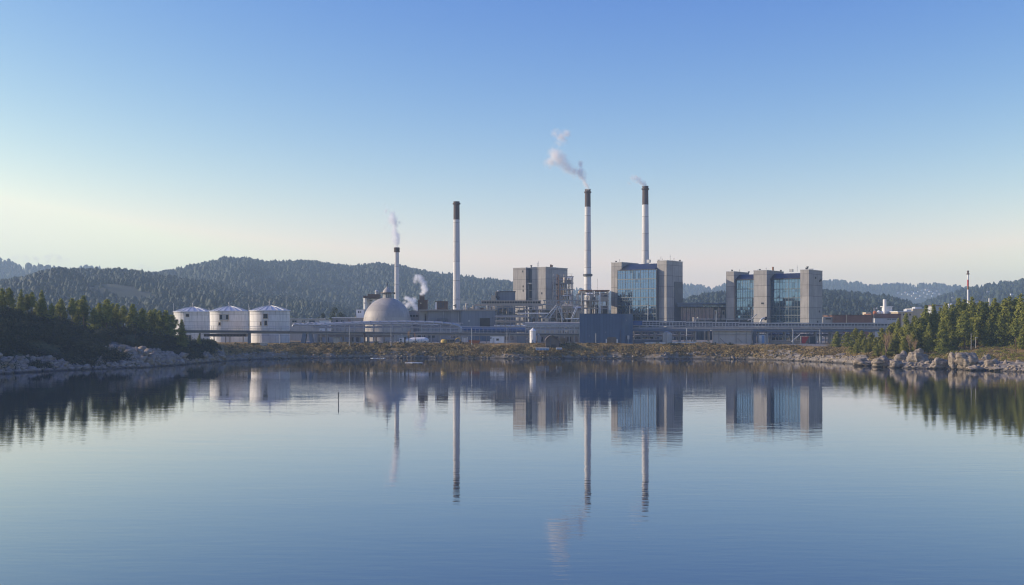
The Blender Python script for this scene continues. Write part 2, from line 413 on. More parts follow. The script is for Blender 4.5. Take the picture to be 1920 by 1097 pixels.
m, nt, b = mat_nodes('hill_soil')
tc = nt.nodes.new('ShaderNodeTexCoord').outputs['Object']
r_ = ramp(nt, [(.3, (.02, .03, .016)), (.55, (.045, .052, .028)), (.75, (.10, .095, .055))]); L(nt, noise(nt, tc, .012, 6), r_.inputs[0]); L(nt, r_.outputs[0], b.inputs['Base Color'])
b.inputs['Roughness'].default_value = 1; M['hill_soil'] = m

HF = {}; TOWN = []
SPOTS = [(1684, 551), (1692, 553), (1699, 550.5), (1704, 553.5), (1710, 549), (1716, 551.5), (1722, 548), (1728, 546), (1733, 550), (1738, 545.5), (1741, 553), (1745, 548.5), (1727, 556), (1736, 559), (1748, 556), (1757, 547), (1752, 551), (1762, 553), (1773, 560), (1780, 559.5), (1787, 559), (1766, 558), (1712, 556), (1720, 560), (1898, 553), (1790, 552), (1806, 548), (1842, 556), (1853, 548), (1770, 549)]
def hill(key, crest, D, foot, th, spacing, seed, gully=14.0, label=None, back=500, olive=0.0, dens=1.0, ch=.0, spots=()):
    """a wooded ridge whose tree tops follow the crest line given in photo pixels at distance D"""
    cu, cy = np.array([c[0] for c in crest], float), np.array([c[1] for c in crest], float)
    def hz(x, y):
        u = 960 + F * x / y
        top = CAMH + (CY - np.interp(u, cu, cy)) * D / F - th
        s = (y - foot) / (D - foot)
        q = smooth(0, 1, s) * .45 + np.clip(s, 0, 1) * .55
        zz = GZ - 1.5 + np.maximum(top - GZ, 0) * np.where(s <= 1, q, 1 - .75 * smooth(0, 1, (y - D) / back))
        w = np.clip(4 * s * (1 - s), 0, 1) * (s < 1)
        g = (ridged(x * .0042 + y * .0012, y * .0024, 0, seed, 3) - .55) * gully * 2 + (fbm(x * .016, y * .016, 0, seed + 9, 4) - .5) * gully * .8
        small = (fbm(x * .02, y * .02, 0, seed + 5, 3) - .5) * 5 * (s > .1)
        return zz + g * w * np.minimum(1, np.maximum(top, 0) / 60) + small * np.minimum(1, np.maximum(top, 0) / 40)
    x0, x1 = (cu[0] - 960) * D / F, (cu[-1] - 960) * D / F
    gx = np.arange(x0, x1 + 1, 14.0); gy = np.concatenate([np.linspace(foot, D, 56), np.linspace(D + 12, D + back, 14)])
    GX, GY = np.meshgrid(gx, gy); GZ_ = hz(GX, GY)
    ii = np.arange(GX.size).reshape(GX.shape)
    o = new_mesh('hills', np.stack([GX, GY, GZ_], -1).reshape(-1, 3), np.stack([ii[:-1, :-1], ii[:-1, 1:], ii[1:, 1:], ii[1:, :-1]], -1).reshape(-1, 4), M['hill_soil'], None, True)
    tag(o, kind='structure')
    town = []
    for (hu, hv) in spots:                           # where the sight line to each house meets this slope
        dd = np.arange(foot + 10, D - 5, 4.0); hit = np.where(hz((hu - 960) * dd / F, dd) >= zw(hv, dd))[0]
        if len(hit): town.append((hu, float(dd[hit[0]]))); TOWN.append((hu, float(dd[hit[0]]), float(hz((hu - 960) * dd[hit[0]] / F, dd[hit[0]]))))
    area = (x1 - x0) * (D + 60 - foot); n = int(area / spacing**2 * dens)
    px = rng.uniform(x0, x1, n); py = foot + (D + 60 - foot) * rng.uniform(0, 1, n)
    pz = hz(px, py)
    patch = fbm(px * .011, py * .011, 0, seed + 3, 4)
    keep = (pz > GZ + .5) & (rng.uniform(0, 1, n) < smooth(.29, .43, patch) + ch)
    if town:
        uu = 960 + F * px / py
        for (hu, hd) in town: keep &= ~((np.abs(uu - hu) < 6) & (py > hd - 220) & (py < hd + 8))
    px, py, pz, patch = px[keep], py[keep], pz[keep], patch[keep]
    h = th * rng.uniform(.48, 1.34, len(px)) * (.75 + .5 * fbm(px * .03, py * .03, 0, seed + 4, 2))
    tint = np.clip(.16 + 1.35 * (fbm(px * .008, py * .008, 0, seed + 6, 3) - .32) + rng.normal(0, .14, len(px)) + olive, 0, 1)
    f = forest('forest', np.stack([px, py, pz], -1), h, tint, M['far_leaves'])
    if label: tag(f, label, 'forest')
    HF[key] = hz
hill('near_left', [(-700, 540), (-400, 512), (-100, 528), (0, 526), (40, 520), (80, 508), (130, 501), (190, 502), (240, 505), (300, 514), (350, 519), (420, 534), (470, 546), (540, 556), (600, 562), (660, 575), (720, 592), (780, 606)],
     1350, 760, 8.2, 4.8, 101, label='wooded ridge behind the left bank and the white tanks')
hill('mid_left', [(150, 540), (240, 518), (300, 506), (350, 498), (400, 484), (430, 480), (460, 481), (500, 491), (540, 489), (580, 487), (620, 493), (660, 499), (710, 491), (750, 495), (800, 506), (850, 513), (900, 519), (950, 524), (990, 532), (1040, 545), (1090, 560), (1160, 590)],
     2050, 1180, 10, 6.2, 202, label='long wooded mountain ridge behind the dome and the slim chimneys')
hill('far_left', [(-900, 520), (-500, 500), (-200, 492), (-60, 480), (0, 485), (20, 488), (40, 494), (70, 495), (100, 498), (140, 501), (200, 512), (260, 530), (340, 570)], 2900, 2300, 15, 13, 303, label='pale wooded ridge at the far left edge')
hill('far_left_knoll', [(100, 530), (130, 506), (150, 497), (165, 494), (180, 496), (195, 502), (215, 512), (260, 540)], 3400, 3000, 14, 14, 404, label='small pale hilltop peeping over the near left ridge')
hill('far_mid', [(960, 565), (1010, 552), (1060, 545), (1090, 541), (1120, 548), (1145, 546), (1180, 545), (1230, 540), (1280, 534), (1300, 533), (1330, 538), (1360, 531), (1420, 528), (1480, 532), (1540, 526), (1570, 523), (1600, 529), (1640, 534), (1680, 531), (1740, 529), (1800, 536), (1850, 540), (1950, 536), (2100, 520), (2400, 540)],
     3500, 2500, 14, 14, 505, label='long blue ridge on the right horizon', gully=22, spots=[q for q in SPOTS if q[0] < 1765])
hill('mid_right', [(1180, 600), (1230, 578), (1290, 560), (1330, 550), (1370, 546), (1450, 542), (1540, 541), (1580, 543), (1620, 547), (1660, 553), (1700, 562), (1740, 574), (1800, 592), (1840, 604)],
     1300, 800, 8, 4.8, 606, olive=.14, label='wooded hill behind the twin glass block and the brick works')
hill('right_slope', [(1660, 600), (1720, 572), (1770, 552), (1800, 541), (1840, 534), (1880, 528), (1920, 522), (2000, 512), (2150, 500), (2500, 520), (2800, 560)],
     1900, 1150, 10, 7.2, 707, olive=.05, spots=[q for q in SPOTS if q[0] > 1764], label='wooded slope rising at the right edge behind the mast')
# wood on the left shore outside the picture (mirrored in the glass fronts)
n = 260; px = rng.uniform(-330, -130, n); py = rng.uniform(120, 272, n)
k = (960 + F * px / py) < -40; px, py = px[k], py[k]
pz = land(px, py)[0]; kk = pz > 5
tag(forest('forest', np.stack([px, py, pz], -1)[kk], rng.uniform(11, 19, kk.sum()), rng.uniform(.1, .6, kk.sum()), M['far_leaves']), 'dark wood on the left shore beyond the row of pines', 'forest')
# ------------------------------------------------------------------ camera, light, air
cam = bpy.data.cameras.new('camera'); co = bpy.data.objects.new('camera', cam); COL.objects.link(co)
co.location = (0, 0, CAMH); co.rotation_euler = (R(90), 0, 0)
cam.sensor_width = 36; cam.lens = 36 * F / 1920; cam.shift_y = (CY - 548.5) / 1920; cam.clip_end = 30000; cam.clip_start = .5
SC.camera = co
EL, AZ = 20.0, R(-86)               # the low sun: left of the view and a little beyond the plant
sv = Vector((math.sin(AZ) * math.cos(R(EL)), math.cos(AZ) * math.cos(R(EL)), math.sin(R(EL))))
sun = bpy.data.lights.new('sun', 'SUN'); sun.energy = 5.0; sun.angle = R(.5); sun.color = (1.0, .84, .65)
so = bpy.data.objects.new('sun', sun); COL.objects.link(so); so.rotation_euler = sv.to_track_quat('Z', 'Y').to_euler()
w = bpy.data.worlds.new('World'); SC.world = w; w.use_nodes = True
nt = w.node_tree; bg = nt.nodes['Background']
sky = nt.nodes.new('ShaderNodeTexSky'); sky.sky_type = 'NISHITA'; sky.sun_disc = False
sky.sun_elevation = R(EL); sky.sun_rotation = AZ; sky.altitude = 0; sky.air_density = 1.0; sky.dust_density = .5; sky.ozone_density = 2.0
sep = nt.nodes.new('ShaderNodeSeparateColor'); nt.links.new(sky.outputs[0], sep.inputs[0]); cmb = nt.nodes.new('ShaderNodeCombineColor')
for i, (p_, k_) in enumerate(((2.12, 7.75), (1.66, 3.17), (.58, 1.24))):            # the clear, deep blue tone of this sky
    a_ = nt.nodes.new('ShaderNodeMath'); a_.operation = 'POWER'; a_.inputs[1].default_value = p_; nt.links.new(sep.outputs[i], a_.inputs[0])
    b_ = nt.nodes.new('ShaderNodeMath'); b_.operation = 'MULTIPLY'; b_.inputs[1].default_value = k_ * 10 * .1 ** p_; nt.links.new(a_.outputs[0], b_.inputs[0])
    c_ = nt.nodes.new('ShaderNodeMath'); c_.operation = 'MINIMUM'; c_.inputs[1].default_value = (10.75, 10.9, 12.7)[i]; nt.links.new(b_.outputs[0], c_.inputs[0])
    nt.links.new(c_.outputs[0], cmb.inputs[i])
nt.links.new(cmb.outputs[0], bg.inputs['Color']); bg.inputs['Strength'].default_value = .10
SC.view_settings.view_transform = 'Standard'; SC.view_settings.look = 'None'; SC.view_settings.exposure = 0; SC.view_settings.gamma = 1
# air: one closed box of even haze
hz = MB().box(-3400, 3400, -420, 4150, -9, 190).build('haze', None)
m = bpy.data.materials.new('haze'); m.use_nodes = True; nt = m.node_tree
nt.nodes.remove(nt.nodes['Principled BSDF'])
pv = nt.nodes.new('ShaderNodeVolumePrincipled'); pv.inputs['Color'].default_value = (.62, .83, 1, 1); pv.inputs['Density'].default_value = 2.05e-4; pv.inputs['Anisotropy'].default_value = .1
nt.links.new(pv.outputs[0], nt.nodes['Material Output'].inputs['Volume'])
hz.data.materials.append(m); tag(hz, kind='stuff')
SC.cycles.use_denoising = True
try: SC.cycles.denoiser = 'OPENIMAGEDENOISE'; SC.cycles.denoising_prefilter = 'ACCURATE'
except Exception: pass
SC.cycles.max_bounces = 12; SC.cycles.diffuse_bounces = 2; SC.cycles.glossy_bounces = 4; SC.cycles.transmission_bounces = 2; SC.cycles.transparent_max_bounces = 8; SC.cycles.volume_bounces = 10
SC.cycles.sample_clamp_indirect = 2; SC.cycles.caustics_reflective = False; SC.cycles.caustics_refractive = False
SC.cycles.filter_width = 1.15
# ------------------------------------------------------------------ storage tanks
def tank(cx, rp, rim, apex, D, label, windows, hatch=None, poles=()):
    r = rp * D / F * 1.02; c = Vector((xw(cx, D + r), D + r, GZ))
    z1, z2 = zw(rim, D), zw(apex, D)
    t = thing('storage_tank', label, 'storage tank', c, group='white storage tanks')
    MB().lathe(c.x, c.y, [(r, GZ - .5), (r, z1)], 64).build('wall', M['tank_white'], t, True)
    mb = MB().lathe(c.x, c.y, [(r + .35, z1), (r + .35, z1 + .22), (r + .1, z1 + .3), (r * .5, z1 + (z2 - z1) * .74), (r * .12, z2)], 40)
    rf = mb.build('roof', M['tank_roof'], t, False)
    mb = MB()
    for k in range(20):
        a = 2 * math.pi * k / 20
        p = lambda q, z: (c.x + q * math.cos(a), c.y + q * math.sin(a), z + .06)
        mb.path([p(r + .2, z1 + .28), p(r * .5, z1 + (z2 - z1) * .74), p(r * .12, z2)], .09, 4)
    mb.build('roof_rib', M['pale_steel'], rf)
    mb = MB().lathe(c.x, c.y, [(.5, z2 - .2), (.5, z2 + .35), (.25, z2 + .5), (.22, z2 + .95), (.42, z2 + 1.05), (.36, z2 + 1.4), (.06, z2 + 1.7), (.05, z2 + 2.1)], 12)
    mb.build('vent', M['steel'], rf, True)
    for (p0, p1, q0, q1, kind) in windows:
        x0, x1 = xw(p0, D + rp * D / F * .2), xw(p1, D + rp * D / F * .2); xm = (x0 + x1) / 2
        dx = xm - c.x; yf = c.y - math.sqrt(max(r * r - dx * dx, 0)); n = Vector((dx, yf - c.y)).normalized()
        z0w, z1w = zw(q1, D), zw(q0, D); hw = (x1 - x0) / 2 / max(.3, abs(n.y)); tx = Vector((-n.y, n.x))
        if tx.x < 0: tx = -tx
        fr = MB()
        def pt(s, o, z): return (xm + tx.x * s + n.x * o, yf + tx.y * s + n.y * o, z)
        def slab(a, b2, za, zb, o0, o1, mb):
            v = [pt(a, o0, za), pt(b2, o0, za), pt(b2, o1, za), pt(a, o1, za), pt(a, o0, zb), pt(b2, o0, zb), pt(b2, o1, zb), pt(a, o1, zb)]
            mb.add(v, [(0,3,2,1),(4,5,6,7),(0,1,5,4),(1,2,6,5),(2,3,7,6),(3,0,4,7)])
        w_ = .14
        slab(-hw, hw, z1w - w_, z1w, -.3, .16, fr); slab(-hw - .1, hw + .1, z0w - .12, z0w, -.3, .28, fr)
        for s in ((-hw, -hw + w_), (hw - w_, hw)) + (((-.07, .07),) if hw > 1 else ()): slab(s[0], s[1], z0w, z1w - w_, -.3, .16, fr)
        wo = fr.build('window' if kind != 'door' else 'door', M['cream'], t)
        pn = MB(); slab(-hw + .05, hw - .05, z0w + .05, z1w - .05, -.35, .07, pn)
        if kind == 'louvre':
            pn.build('louvre_panel', M['pale_steel'], wo)
            for sgn in (-1, 1):
                pb = MB(); slab(sgn * hw * .66 - hw * .27, sgn * hw * .66 + hw * .27, z0w + .3, z1w - .3, 0, .11, pb); pb.build('pane', M['dark_opening'], wo)
        else: pn.build('pane', M['dark_opening'], wo)
    for a, h in poles:
        px_, py_ = c.x + (r + .1) * math.cos(a), c.y + (r + .1) * math.sin(a)
        MB().tube((px_, py_, z1 - 2.5), (px_, py_, z1 + h), .055, 5).build('antenna', M['pale_steel'], t)
    # stair of rungs and a guard ring at the eave
    a = R(250); x, y = c.x + (r + .35) * math.cos(a), c.y + (r + .35) * math.sin(a); mb = MB()
    tx, ty = -math.sin(a) * .25, math.cos(a) * .25
    for s in (-1, 1): mb.tube((x + s * tx, y + s * ty, GZ), (x + s * tx, y + s * ty, z1 + .9), .035, 4)
    for k in range(int((z1 - GZ) / .45)): mb.tube((x - tx, y - ty, GZ + k * .45), (x + tx, y + ty, GZ + k * .45), .02, 4)
    mb.build('ladder', M['steel'], t)
    mb = MB()
    for q in (.42, .72):
        mb.lathe(c.x, c.y, [(r + .03, GZ + (z1 - GZ) * q), (r + .06, GZ + (z1 - GZ) * q), (r + .06, GZ + (z1 - GZ) * q + .1), (r + .03, GZ + (z1 - GZ) * q + .1)], 64)
    mb.build('hoop', M['tank_white'], t)
    return t
M['tank_roof'] = surface('tank_roof', (.62, .62, .62), .42, .25, vary=.2, streak=.15)
tank(362, 34.5, 585, 575, 436, 'leftmost white storage tank, half hidden by the conical spruce', [(350, 357, 588, 594, 'hatch'), (349, 361, 628, 644, 'door')], poles=((R(200), 3.6), (R(-20), 2.0), (R(-60), 1.6)))
tank(430, 35.2, 584, 573.6, 414, 'middle white storage tank with the wide louvred window', [(413, 431, 589, 600, 'louvre'), (411, 416, 604, 610, 'hatch')], poles=((R(5), 3.0), (R(190), 1.2)))
tank(506, 36.8, 583, 572.6, 400, 'rightmost white storage tank with three small dark windows', [(495, 504, 588, 597, 'hatch'), (497, 503, 601, 610, 'hatch'), (489, 492, 603, 610, 'hatch')], poles=((R(-25), 5.4), (R(195), 1.4)))

# ------------------------------------------------------------------ chimneys
def chimney(cx, hw_top, hw_base, ytop, ycap, D, label, rings, band=None, zb=GZ, lights=False):
    c = Vector((xw(cx, D), D, zb)); k = D / F; zt, zc = zw(ytop, D), zw(ycap, D)
    t = thing('chimney', label, 'chimney', c, group='tall round chimneys')
    rt, rb = hw_top * k, hw_base * k
    rat = lambda z: rb + (rt - rb) * (z - zb) / (zt - zb)
    prof = [(rat(zb + (zc - zb) * i / 12), zb + (zc - zb) * i / 12) for i in range(13)]
    MB().lathe(c.x, c.y, prof, 40).build('shaft', M['chimney_white'], t, True)
    cap = MB().lathe(c.x, c.y, [(rat(zc), zc), (rt, zt - .3), (rt + .1, zt - .3), (rt + .1, zt), (rt - .5, zt), (rt - .55, zt - 3)], 40).build('cap', M['chimney_cap'], t, True)
    for z in rings:
        zr = zw(z, D); MB().lathe(c.x, c.y, [(rat(zr) + .02, zr - .45), (rat(zr) + .42, zr - .3), (rat(zr) + .42, zr + .3), (rat(zr) + .02, zr + .4)], 40).build('cornice', M['chimney_cap'], cap)
    if band:
        z = zw(band, D); g_ = MB().lathe(c.x, c.y, [(rat(z) + .02, z - .7), (rat(z) + .7, z - .5), (rat(z) + .7, z + .6), (rat(z) + .02, z + .6)], 40).build('gallery', M['dark_steel'], t)
    a = R(-110); mb = MB()
    for s in (-.22, .22): mb.tube((c.x + (rb + .3) * math.cos(a) + s, c.y + (rb + .3) * math.sin(a), zb), (c.x + (rt + .25) * math.cos(a) + s, c.y + (rt + .25) * math.sin(a), zt), .04, 4)
    for z in np.arange(zb, zt, .8):
        q = rat(z) + .28; mb.tube((c.x + q * math.cos(a) - .22, c.y + q * math.sin(a), z), (c.x + q * math.cos(a) + .22, c.y + q * math.sin(a), z), .025, 3)
    mb.build('ladder', M['steel'], t)
    for (p0, p1, q0, q1) in (lights or ()):
        MB().pbox(p0, p1, q0, q1, D - rb - .06, .5).build('hatch', M['dark_opening'], t)
    return t
chimney(744, 4.0, 4.6, 464, 473, 560, 'shortest and slimmest chimney, behind the grey dome', (465.5, 468.5, 471.5))
chimney(856, 5.6, 7.2, 378, 412, 512, 'white chimney with dark brown top rising behind the low grey hall', (382,), lights=((854, 855.5, 570, 577), (850, 853, 572, 573.5), (857, 858.2, 560, 561)))
chimney(1102, 5.3, 7.2, 355, 388, 570, 'smoking chimney with a dark gallery ring near its foot', (360.5,), 516)
chimney(1210, 5.6, 8.0, 349, 384, 575, 'tallest chimney, rising behind the glass fronted tower', (354.5,))

# ------------------------------------------------------------------ dome
def dome():
    D = 434; k = D / F; r = 45.3 * k; c = Vector((xw(726, D + r), D + r, GZ)); zc = zw(604, D)
    t = thing('domed_gas_holder', 'round grey metal dome with a roofed lantern on its top', 'dome', c)
    MB().lathe(c.x, c.y, [(r, GZ), (r, zc - .1)], 64).build('wall', M['cream_wall'], t, True)
    MB().lathe(c.x, c.y, [(r + .25, zc - .5), (r + .25, zc), (r - .3, zc)], 64).build('cornice', M['pale_steel'], t)
    prof = [(r * math.cos(a), zc + r * 1.04 * math.sin(a)) for a in np.linspace(0, R(80), 28)]
    MB().lathe(c.x, c.y, prof, 72).build('shell', M['dome_metal'], t, True)
    zt = zc + r * 1.03 * math.sin(R(78)); rn = 8.3 * k
    ln = MB().lathe(c.x, c.y, [(rn + .3, zt - .6), (rn + .3, zt + .15), (rn * .82, zt + .2), (rn * .82, zt + 1.9), (rn, zt + 2.0)], 24).build('lantern', M['steel'], t)
    mb = MB()
    for q in range(14):
        a = 2 * math.pi * q / 14; mb.tube((c.x + rn * .96 * math.cos(a), c.y + rn * .96 * math.sin(a), zt), (c.x + rn * .96 * math.cos(a), c.y + rn * .96 * math.sin(a), zt + 2.0), .1, 5)
    mb.build('column', M['pale_steel'], ln)
    zg = zt + 2.0
    MB().lathe(c.x, c.y, [(rn, zg), (rn + 1.0, zg), (rn + 1.0, zg + .3), (rn, zg + .32)], 24).build('eave', M['rust_dark'], ln)
    MB().box(c.x - rn - 2.2, c.x - rn - .9, c.y - .25, c.y + .25, zg - .05, zg + .22).build('bracket', M['rust_dark'], ln); MB().box(c.x + rn + .9, c.x + rn + 1.5, c.y - .3, c.y + .3, zg - .3, zg + .4).build('bracket', M['rust_dark'], ln)
    prof = [(rn + .15, zg + .3), (rn + .1, zg + .55), (rn * .85, zg + 1.25), (rn * .55, zg + 1.95), (rn * .2, zg + 2.55), (.14, zg + 2.9)]
    MB().lathe(c.x, c.y, prof, 28).build('lantern_roof', M['dome_metal'], ln, True)
    z = zg + 2.85
    MB().lathe(c.x, c.y, [(.16, z), (.12, z + .4), (.34, z + .55), (.34, z + .8), (.12, z + .95), (.26, z + 1.1), (.22, z + 1.3), (.04, z + 1.6), (.03, z + 1.9)], 10).build('finial', M['dark_steel'], ln, True)
    for p0, p1 in ((708, 713), (714.5, 719), (735, 739)):
        f_ = MB().pbox(p0, p1, 611, 617, D + .35 + abs((p0 + p1) / 2 - 726) ** 2 * .0005, 1.0).build('window', M['pale_steel'], t)
        MB().pbox(p0 + .4, p1 - .4, 611.6, 616.6, D + .28 + abs((p0 + p1) / 2 - 726) ** 2 * .0005, .5).build('pane', M['rust_dark'], f_)
    for q in (710.2, 726, 741):
        a = math.asin((q - 726) / 46.0); x, y = c.x + r * math.sin(a), c.y - r * math.cos(a)
        MB().tube((x, y, zc + .3), (x, y, zc + 1.6), .06, 5).build('vent_pipe', M['pale_steel'], t)
    return t
M['cream_wall'] = surface('cream_wall', (.44, .40, .34), .8, vary=.25, streak=.2)
M['rust_dark'] = surface('rust_dark', (.12, .075, .05), .8, vary=.4, streak=.3)
dome()

# ------------------------------------------------------------------ concrete blocks (turned so their right-hand sides show)
class Block:
    def __init__(s, name, label, cat, corner, left, right, ytop, D, ang, group=None):
        s.D, s.a = D, R(ang); s.X = xw(corner, D); s.c, s.s = math.cos(s.a), math.sin(s.a)
        s.t = thing(name, label, cat, (s.X, D, GZ), -s.a, group)
        s.w = -s.fx(left); s.d = s.sy(right); s.h = zw(ytop, D) - GZ
    def fx(s, px, off=0.0):                          # front-plane position of a photo column (off: metres behind the front)
        k = (px - 960) / F
        return (k * (s.D + off * s.c) - s.X - off * s.s) / (s.c + k * s.s)
    def sy(s, px):                                   # depth along the right-hand side
        k = (px - 960) / F
        return (k * s.D - s.X) / (s.s - k * s.c)
    def z(s, py, x=0.0, y=0.0):
        return zw(py, s.D - x * s.s + y * s.c) - GZ
    def put(s, name, mb, mat, parent=None, smooth=False, tint=None):
        return mb.build(name, mat, parent or s.t, smooth, True, tint)

def glazing(B, x0, x1, y, bands, ncol, mat, seed, dark=()):
    """each storey of the curtain wall is one window; its panes lean by a hair, so the mirror image breaks from pane to pane"""
    rg = random.Random(seed)
    for bi, (z0, z1) in enumerate(bands):
        mb = MB(); cw = (x1 - x0) / ncol; tint = []
        for i in range(ncol):
            a, b2 = x0 + i * cw, x0 + (i + 1) * cw
            for (za, zb) in ((z0, z0 + (z1 - z0) * .68), (z0 + (z1 - z0) * .68, z1)):
                t1, t2 = rg.uniform(-.006, .006), rg.uniform(-.010, .010)
                n0 = len(mb.v)
                mb.add([(a, y + t1, za), (b2, y - t1, za), (b2, y - t1 + t2, zb), (a, y + t1 + t2, zb)], [(0, 1, 2, 3)])
                tint += [1.0 - (rg.random() < .10) * rg.uniform(.4, 1.0) - rg.uniform(0, .25)] * 4
        w_ = B.put('window', mb, mat, tint=np.clip(tint, 0, 1))
        fr = MB()
        for i in range(ncol + 1):
            big = i % 3 == 0; q = .09 if big else .045
            fr.box(x0 + i * cw - q, x0 + i * cw + q, y - .16 if big else y - .10, y + .05, z0 + .002, z1 - .002)
        zt_ = z0 + (z1 - z0) * .68
        for i in range(ncol):
            fr.box(x0 + i * cw + .095, x0 + (i + 1) * cw - .095, y - .08, y + .04, zt_ - .05, zt_ + .05)
        B.put('frame', fr, M['mullion'], w_)
M['mullion'] = surface('mullion', (.15, .17, .185), .45, .4, vary=.15, streak=.1)

def roof_kit(B, items):
    for (kind, x, y, h) in items:
        mb = MB(); z = B.h
        if kind == 'antenna': B.put('antenna', mb.tube((x, y, z - .05), (x, y, z + h), .07, 5).tube((x - .3, y, z + h * .7), (x + .3, y, z + h * .7), .05, 4), M['steel'])
        elif kind == 'vent': B.put('vent', mb.lathe(x, y, [(.32, z - .05), (.32, z + h * .7), (.5, z + h * .72), (.45, z + h)], 10), M['dark_steel'])
        elif kind == 'box': B.put('roof_unit', mb.box(x - .7, x + .7, y - .6, y + .6, z - .05, z + h).box(x - .75, x + .75, y - .65, y + .65, z + h, z + h + .12), M['pale_steel'])
        elif kind == 'stack': B.put('flue', mb.lathe(x, y, [(.42, z - .05), (.36, z + h * .9), (.45, z + h * .9), (.42, z + h)], 10), M['rust'])

# the tower with one tall glass front
B = Block('glass_fronted_tower', 'square concrete tower with one tall blue glass front and a slanted dark roof', 'building', 1250, 1146, 1280, 489, 470, 37, 'concrete blocks of the plant')
xl1, xr0 = B.fx(1165.5), B.fx(1232)
P = 1.7
B.put('left_pier', MB().box(-B.w, xl1, 0, B.d, -.5, B.h), M['concrete'])
B.put('right_pier', MB().box(xr0, 0, 0, B.d, -.5, B.h), M['concrete'])
hb = B.h - .9
B.put('back_wall', MB().box(xl1 + .003, xr0 - .003, 5.0, B.d - .1, -.5, hb), M['slate_panel'])
B.put('coping', MB().box(-B.w - .15, xl1 + .1, -.15, B.d + .15, B.h, B.h + .28).box(xr0 - .1, .15, -.15, B.d + .15, B.h, B.h + .28), M['pale_steel'])
gx0, gx1 = B.fx(1158, -P), B.fx(1230.5, -P)
zg = B.z(505.5, (gx0 + gx1) / 2, -P)
B.put('roof', MB().add(
    [(xl1 + .01, -P - .25, zg), (xr0 - .01, -P - .25, zg), (xr0 - .01, 5.2, hb + .25), (xl1 + .01, 5.2, hb + .25), (xl1 + .01, -P - .25, zg - .35), (xr0 - .01, -P - .25, zg - .35), (xr0 - .01, 5.2, hb - .3), (xl1 + .01, 5.2, hb - .3)],
    [(0, 1, 2, 3), (7, 6, 5, 4), (0, 4, 5, 1), (1, 5, 6, 2), (2, 6, 7, 3), (3, 7, 4, 0)]), M['roof_metal'])
B.put('glass_box_side', MB().box(gx0 - .25, gx0, -P - .05, -.003, -.5, zg - .36).box(gx0 - .25, xl1, -P - .05, -.003, zg - .355, zg - .02), M['slate_panel'])
B.put('glass_box_side', MB().box(gx1, gx1 + .25, -P - .05, -.003, -.5, zg - .36).box(xr0, gx1 + .25, -P - .05, -.003, zg - .355, zg - .02), M['slate_panel'])
rows = [(506.3, 522.6), (524.3, 541), (542.7, 557.2), (558.6, 572.6), (574.2, 588), (589.6, 602), (603.5, 617), (618.5, 633)]
xm = (gx0 + gx1) / 2
bands = [(B.z(b_, xm, -P), B.z(a_, xm, -P) - (.0 if i else .12)) for i, (a_, b_) in enumerate(rows)]
glazing(B, gx0 + .01, gx1 - .01, -P, bands, 15, M['glass'], 5)
sl = MB()
for (za, _), (_, zb_) in zip(bands[:-1], bands[1:]): sl.box(gx0, gx1, -P - .2, -P + .3, zb_ + .004, za - .004)
B.put('floor_band', sl, M['mullion'])
B.put('inner_wall', MB().box(gx0 + .02, gx1 - .02, -P + .35, -P + .5, 0, zg - .4), M['dark_opening'])
y0s = B.sy(1264)
B.put('side_cladding', MB().box(.002, .12, y0s, B.d - .05, 0, B.z(528.5, 0, (y0s + B.d) / 2)), M['slate_panel'])
roof_kit(B, [('vent', -B.w + 1.6, 1.5, .9), ('antenna', -B.w + 3.2, 2.0, 1.7), ('box', B.fx(1199), 8.0, 1.2), ('antenna', B.fx(1222), 8, 2.6), ('antenna', B.fx(1224.5), 8, 1.6),
             ('vent', -5.0, 2, .7), ('box', -3.6, 4, .5), ('antenna', -1.6, 6, 3.0), ('vent', -2.2, 9, .6), ('antenna', -.6, B.sy(1266), 1.6), ('vent', -.6, B.sy(1277), 1.0), ('box', -3, 12, .5)])

# the block with twin glass bays
B = Block('twin_bay_block', 'concrete block with two dark blue glass bays between three piers', 'building', 1516, 1361.5, 1542, 506, 452, 36, 'concrete blocks of the plant')
pl1, pm0, pm1, pr0 = B.fx(1376), B.fx(1417.3), B.fx(1442), B.fx(1500.5, .5)
GY_ = 1.6
B.put('left_pier', MB().box(-B.w, pl1, 0, B.d, -.5, B.h + .15), M['concrete'])
B.put('middle_pier', MB().box(pm0, pm1, -2.4, B.d, -.5, B.h + .15), M['concrete'])
B.put('right_pier', MB().box(pr0, 0, .5, B.d, -.5, B.h), M['concrete'])
B.put('coping', MB().box(-B.w - .12, pl1 + .12, -.12, B.d, B.h + .15, B.h + .38).box(pm0 - .12, pm1 + .12, -2.52, B.d, B.h + .15, B.h + .38).box(pr0 - .12, .12, .38, B.d + .12, B.h, B.h + .25), M['pale_steel'])
B.put('back_wall', MB().box(pl1 + .004, pm0 - .004, 5.5, B.d - .2, -.5, B.h - 1.2).box(pm1 + .004, pr0 - .004, 5.5, B.d - .2, -.5, B.h - 1.2), M['slate_panel'])
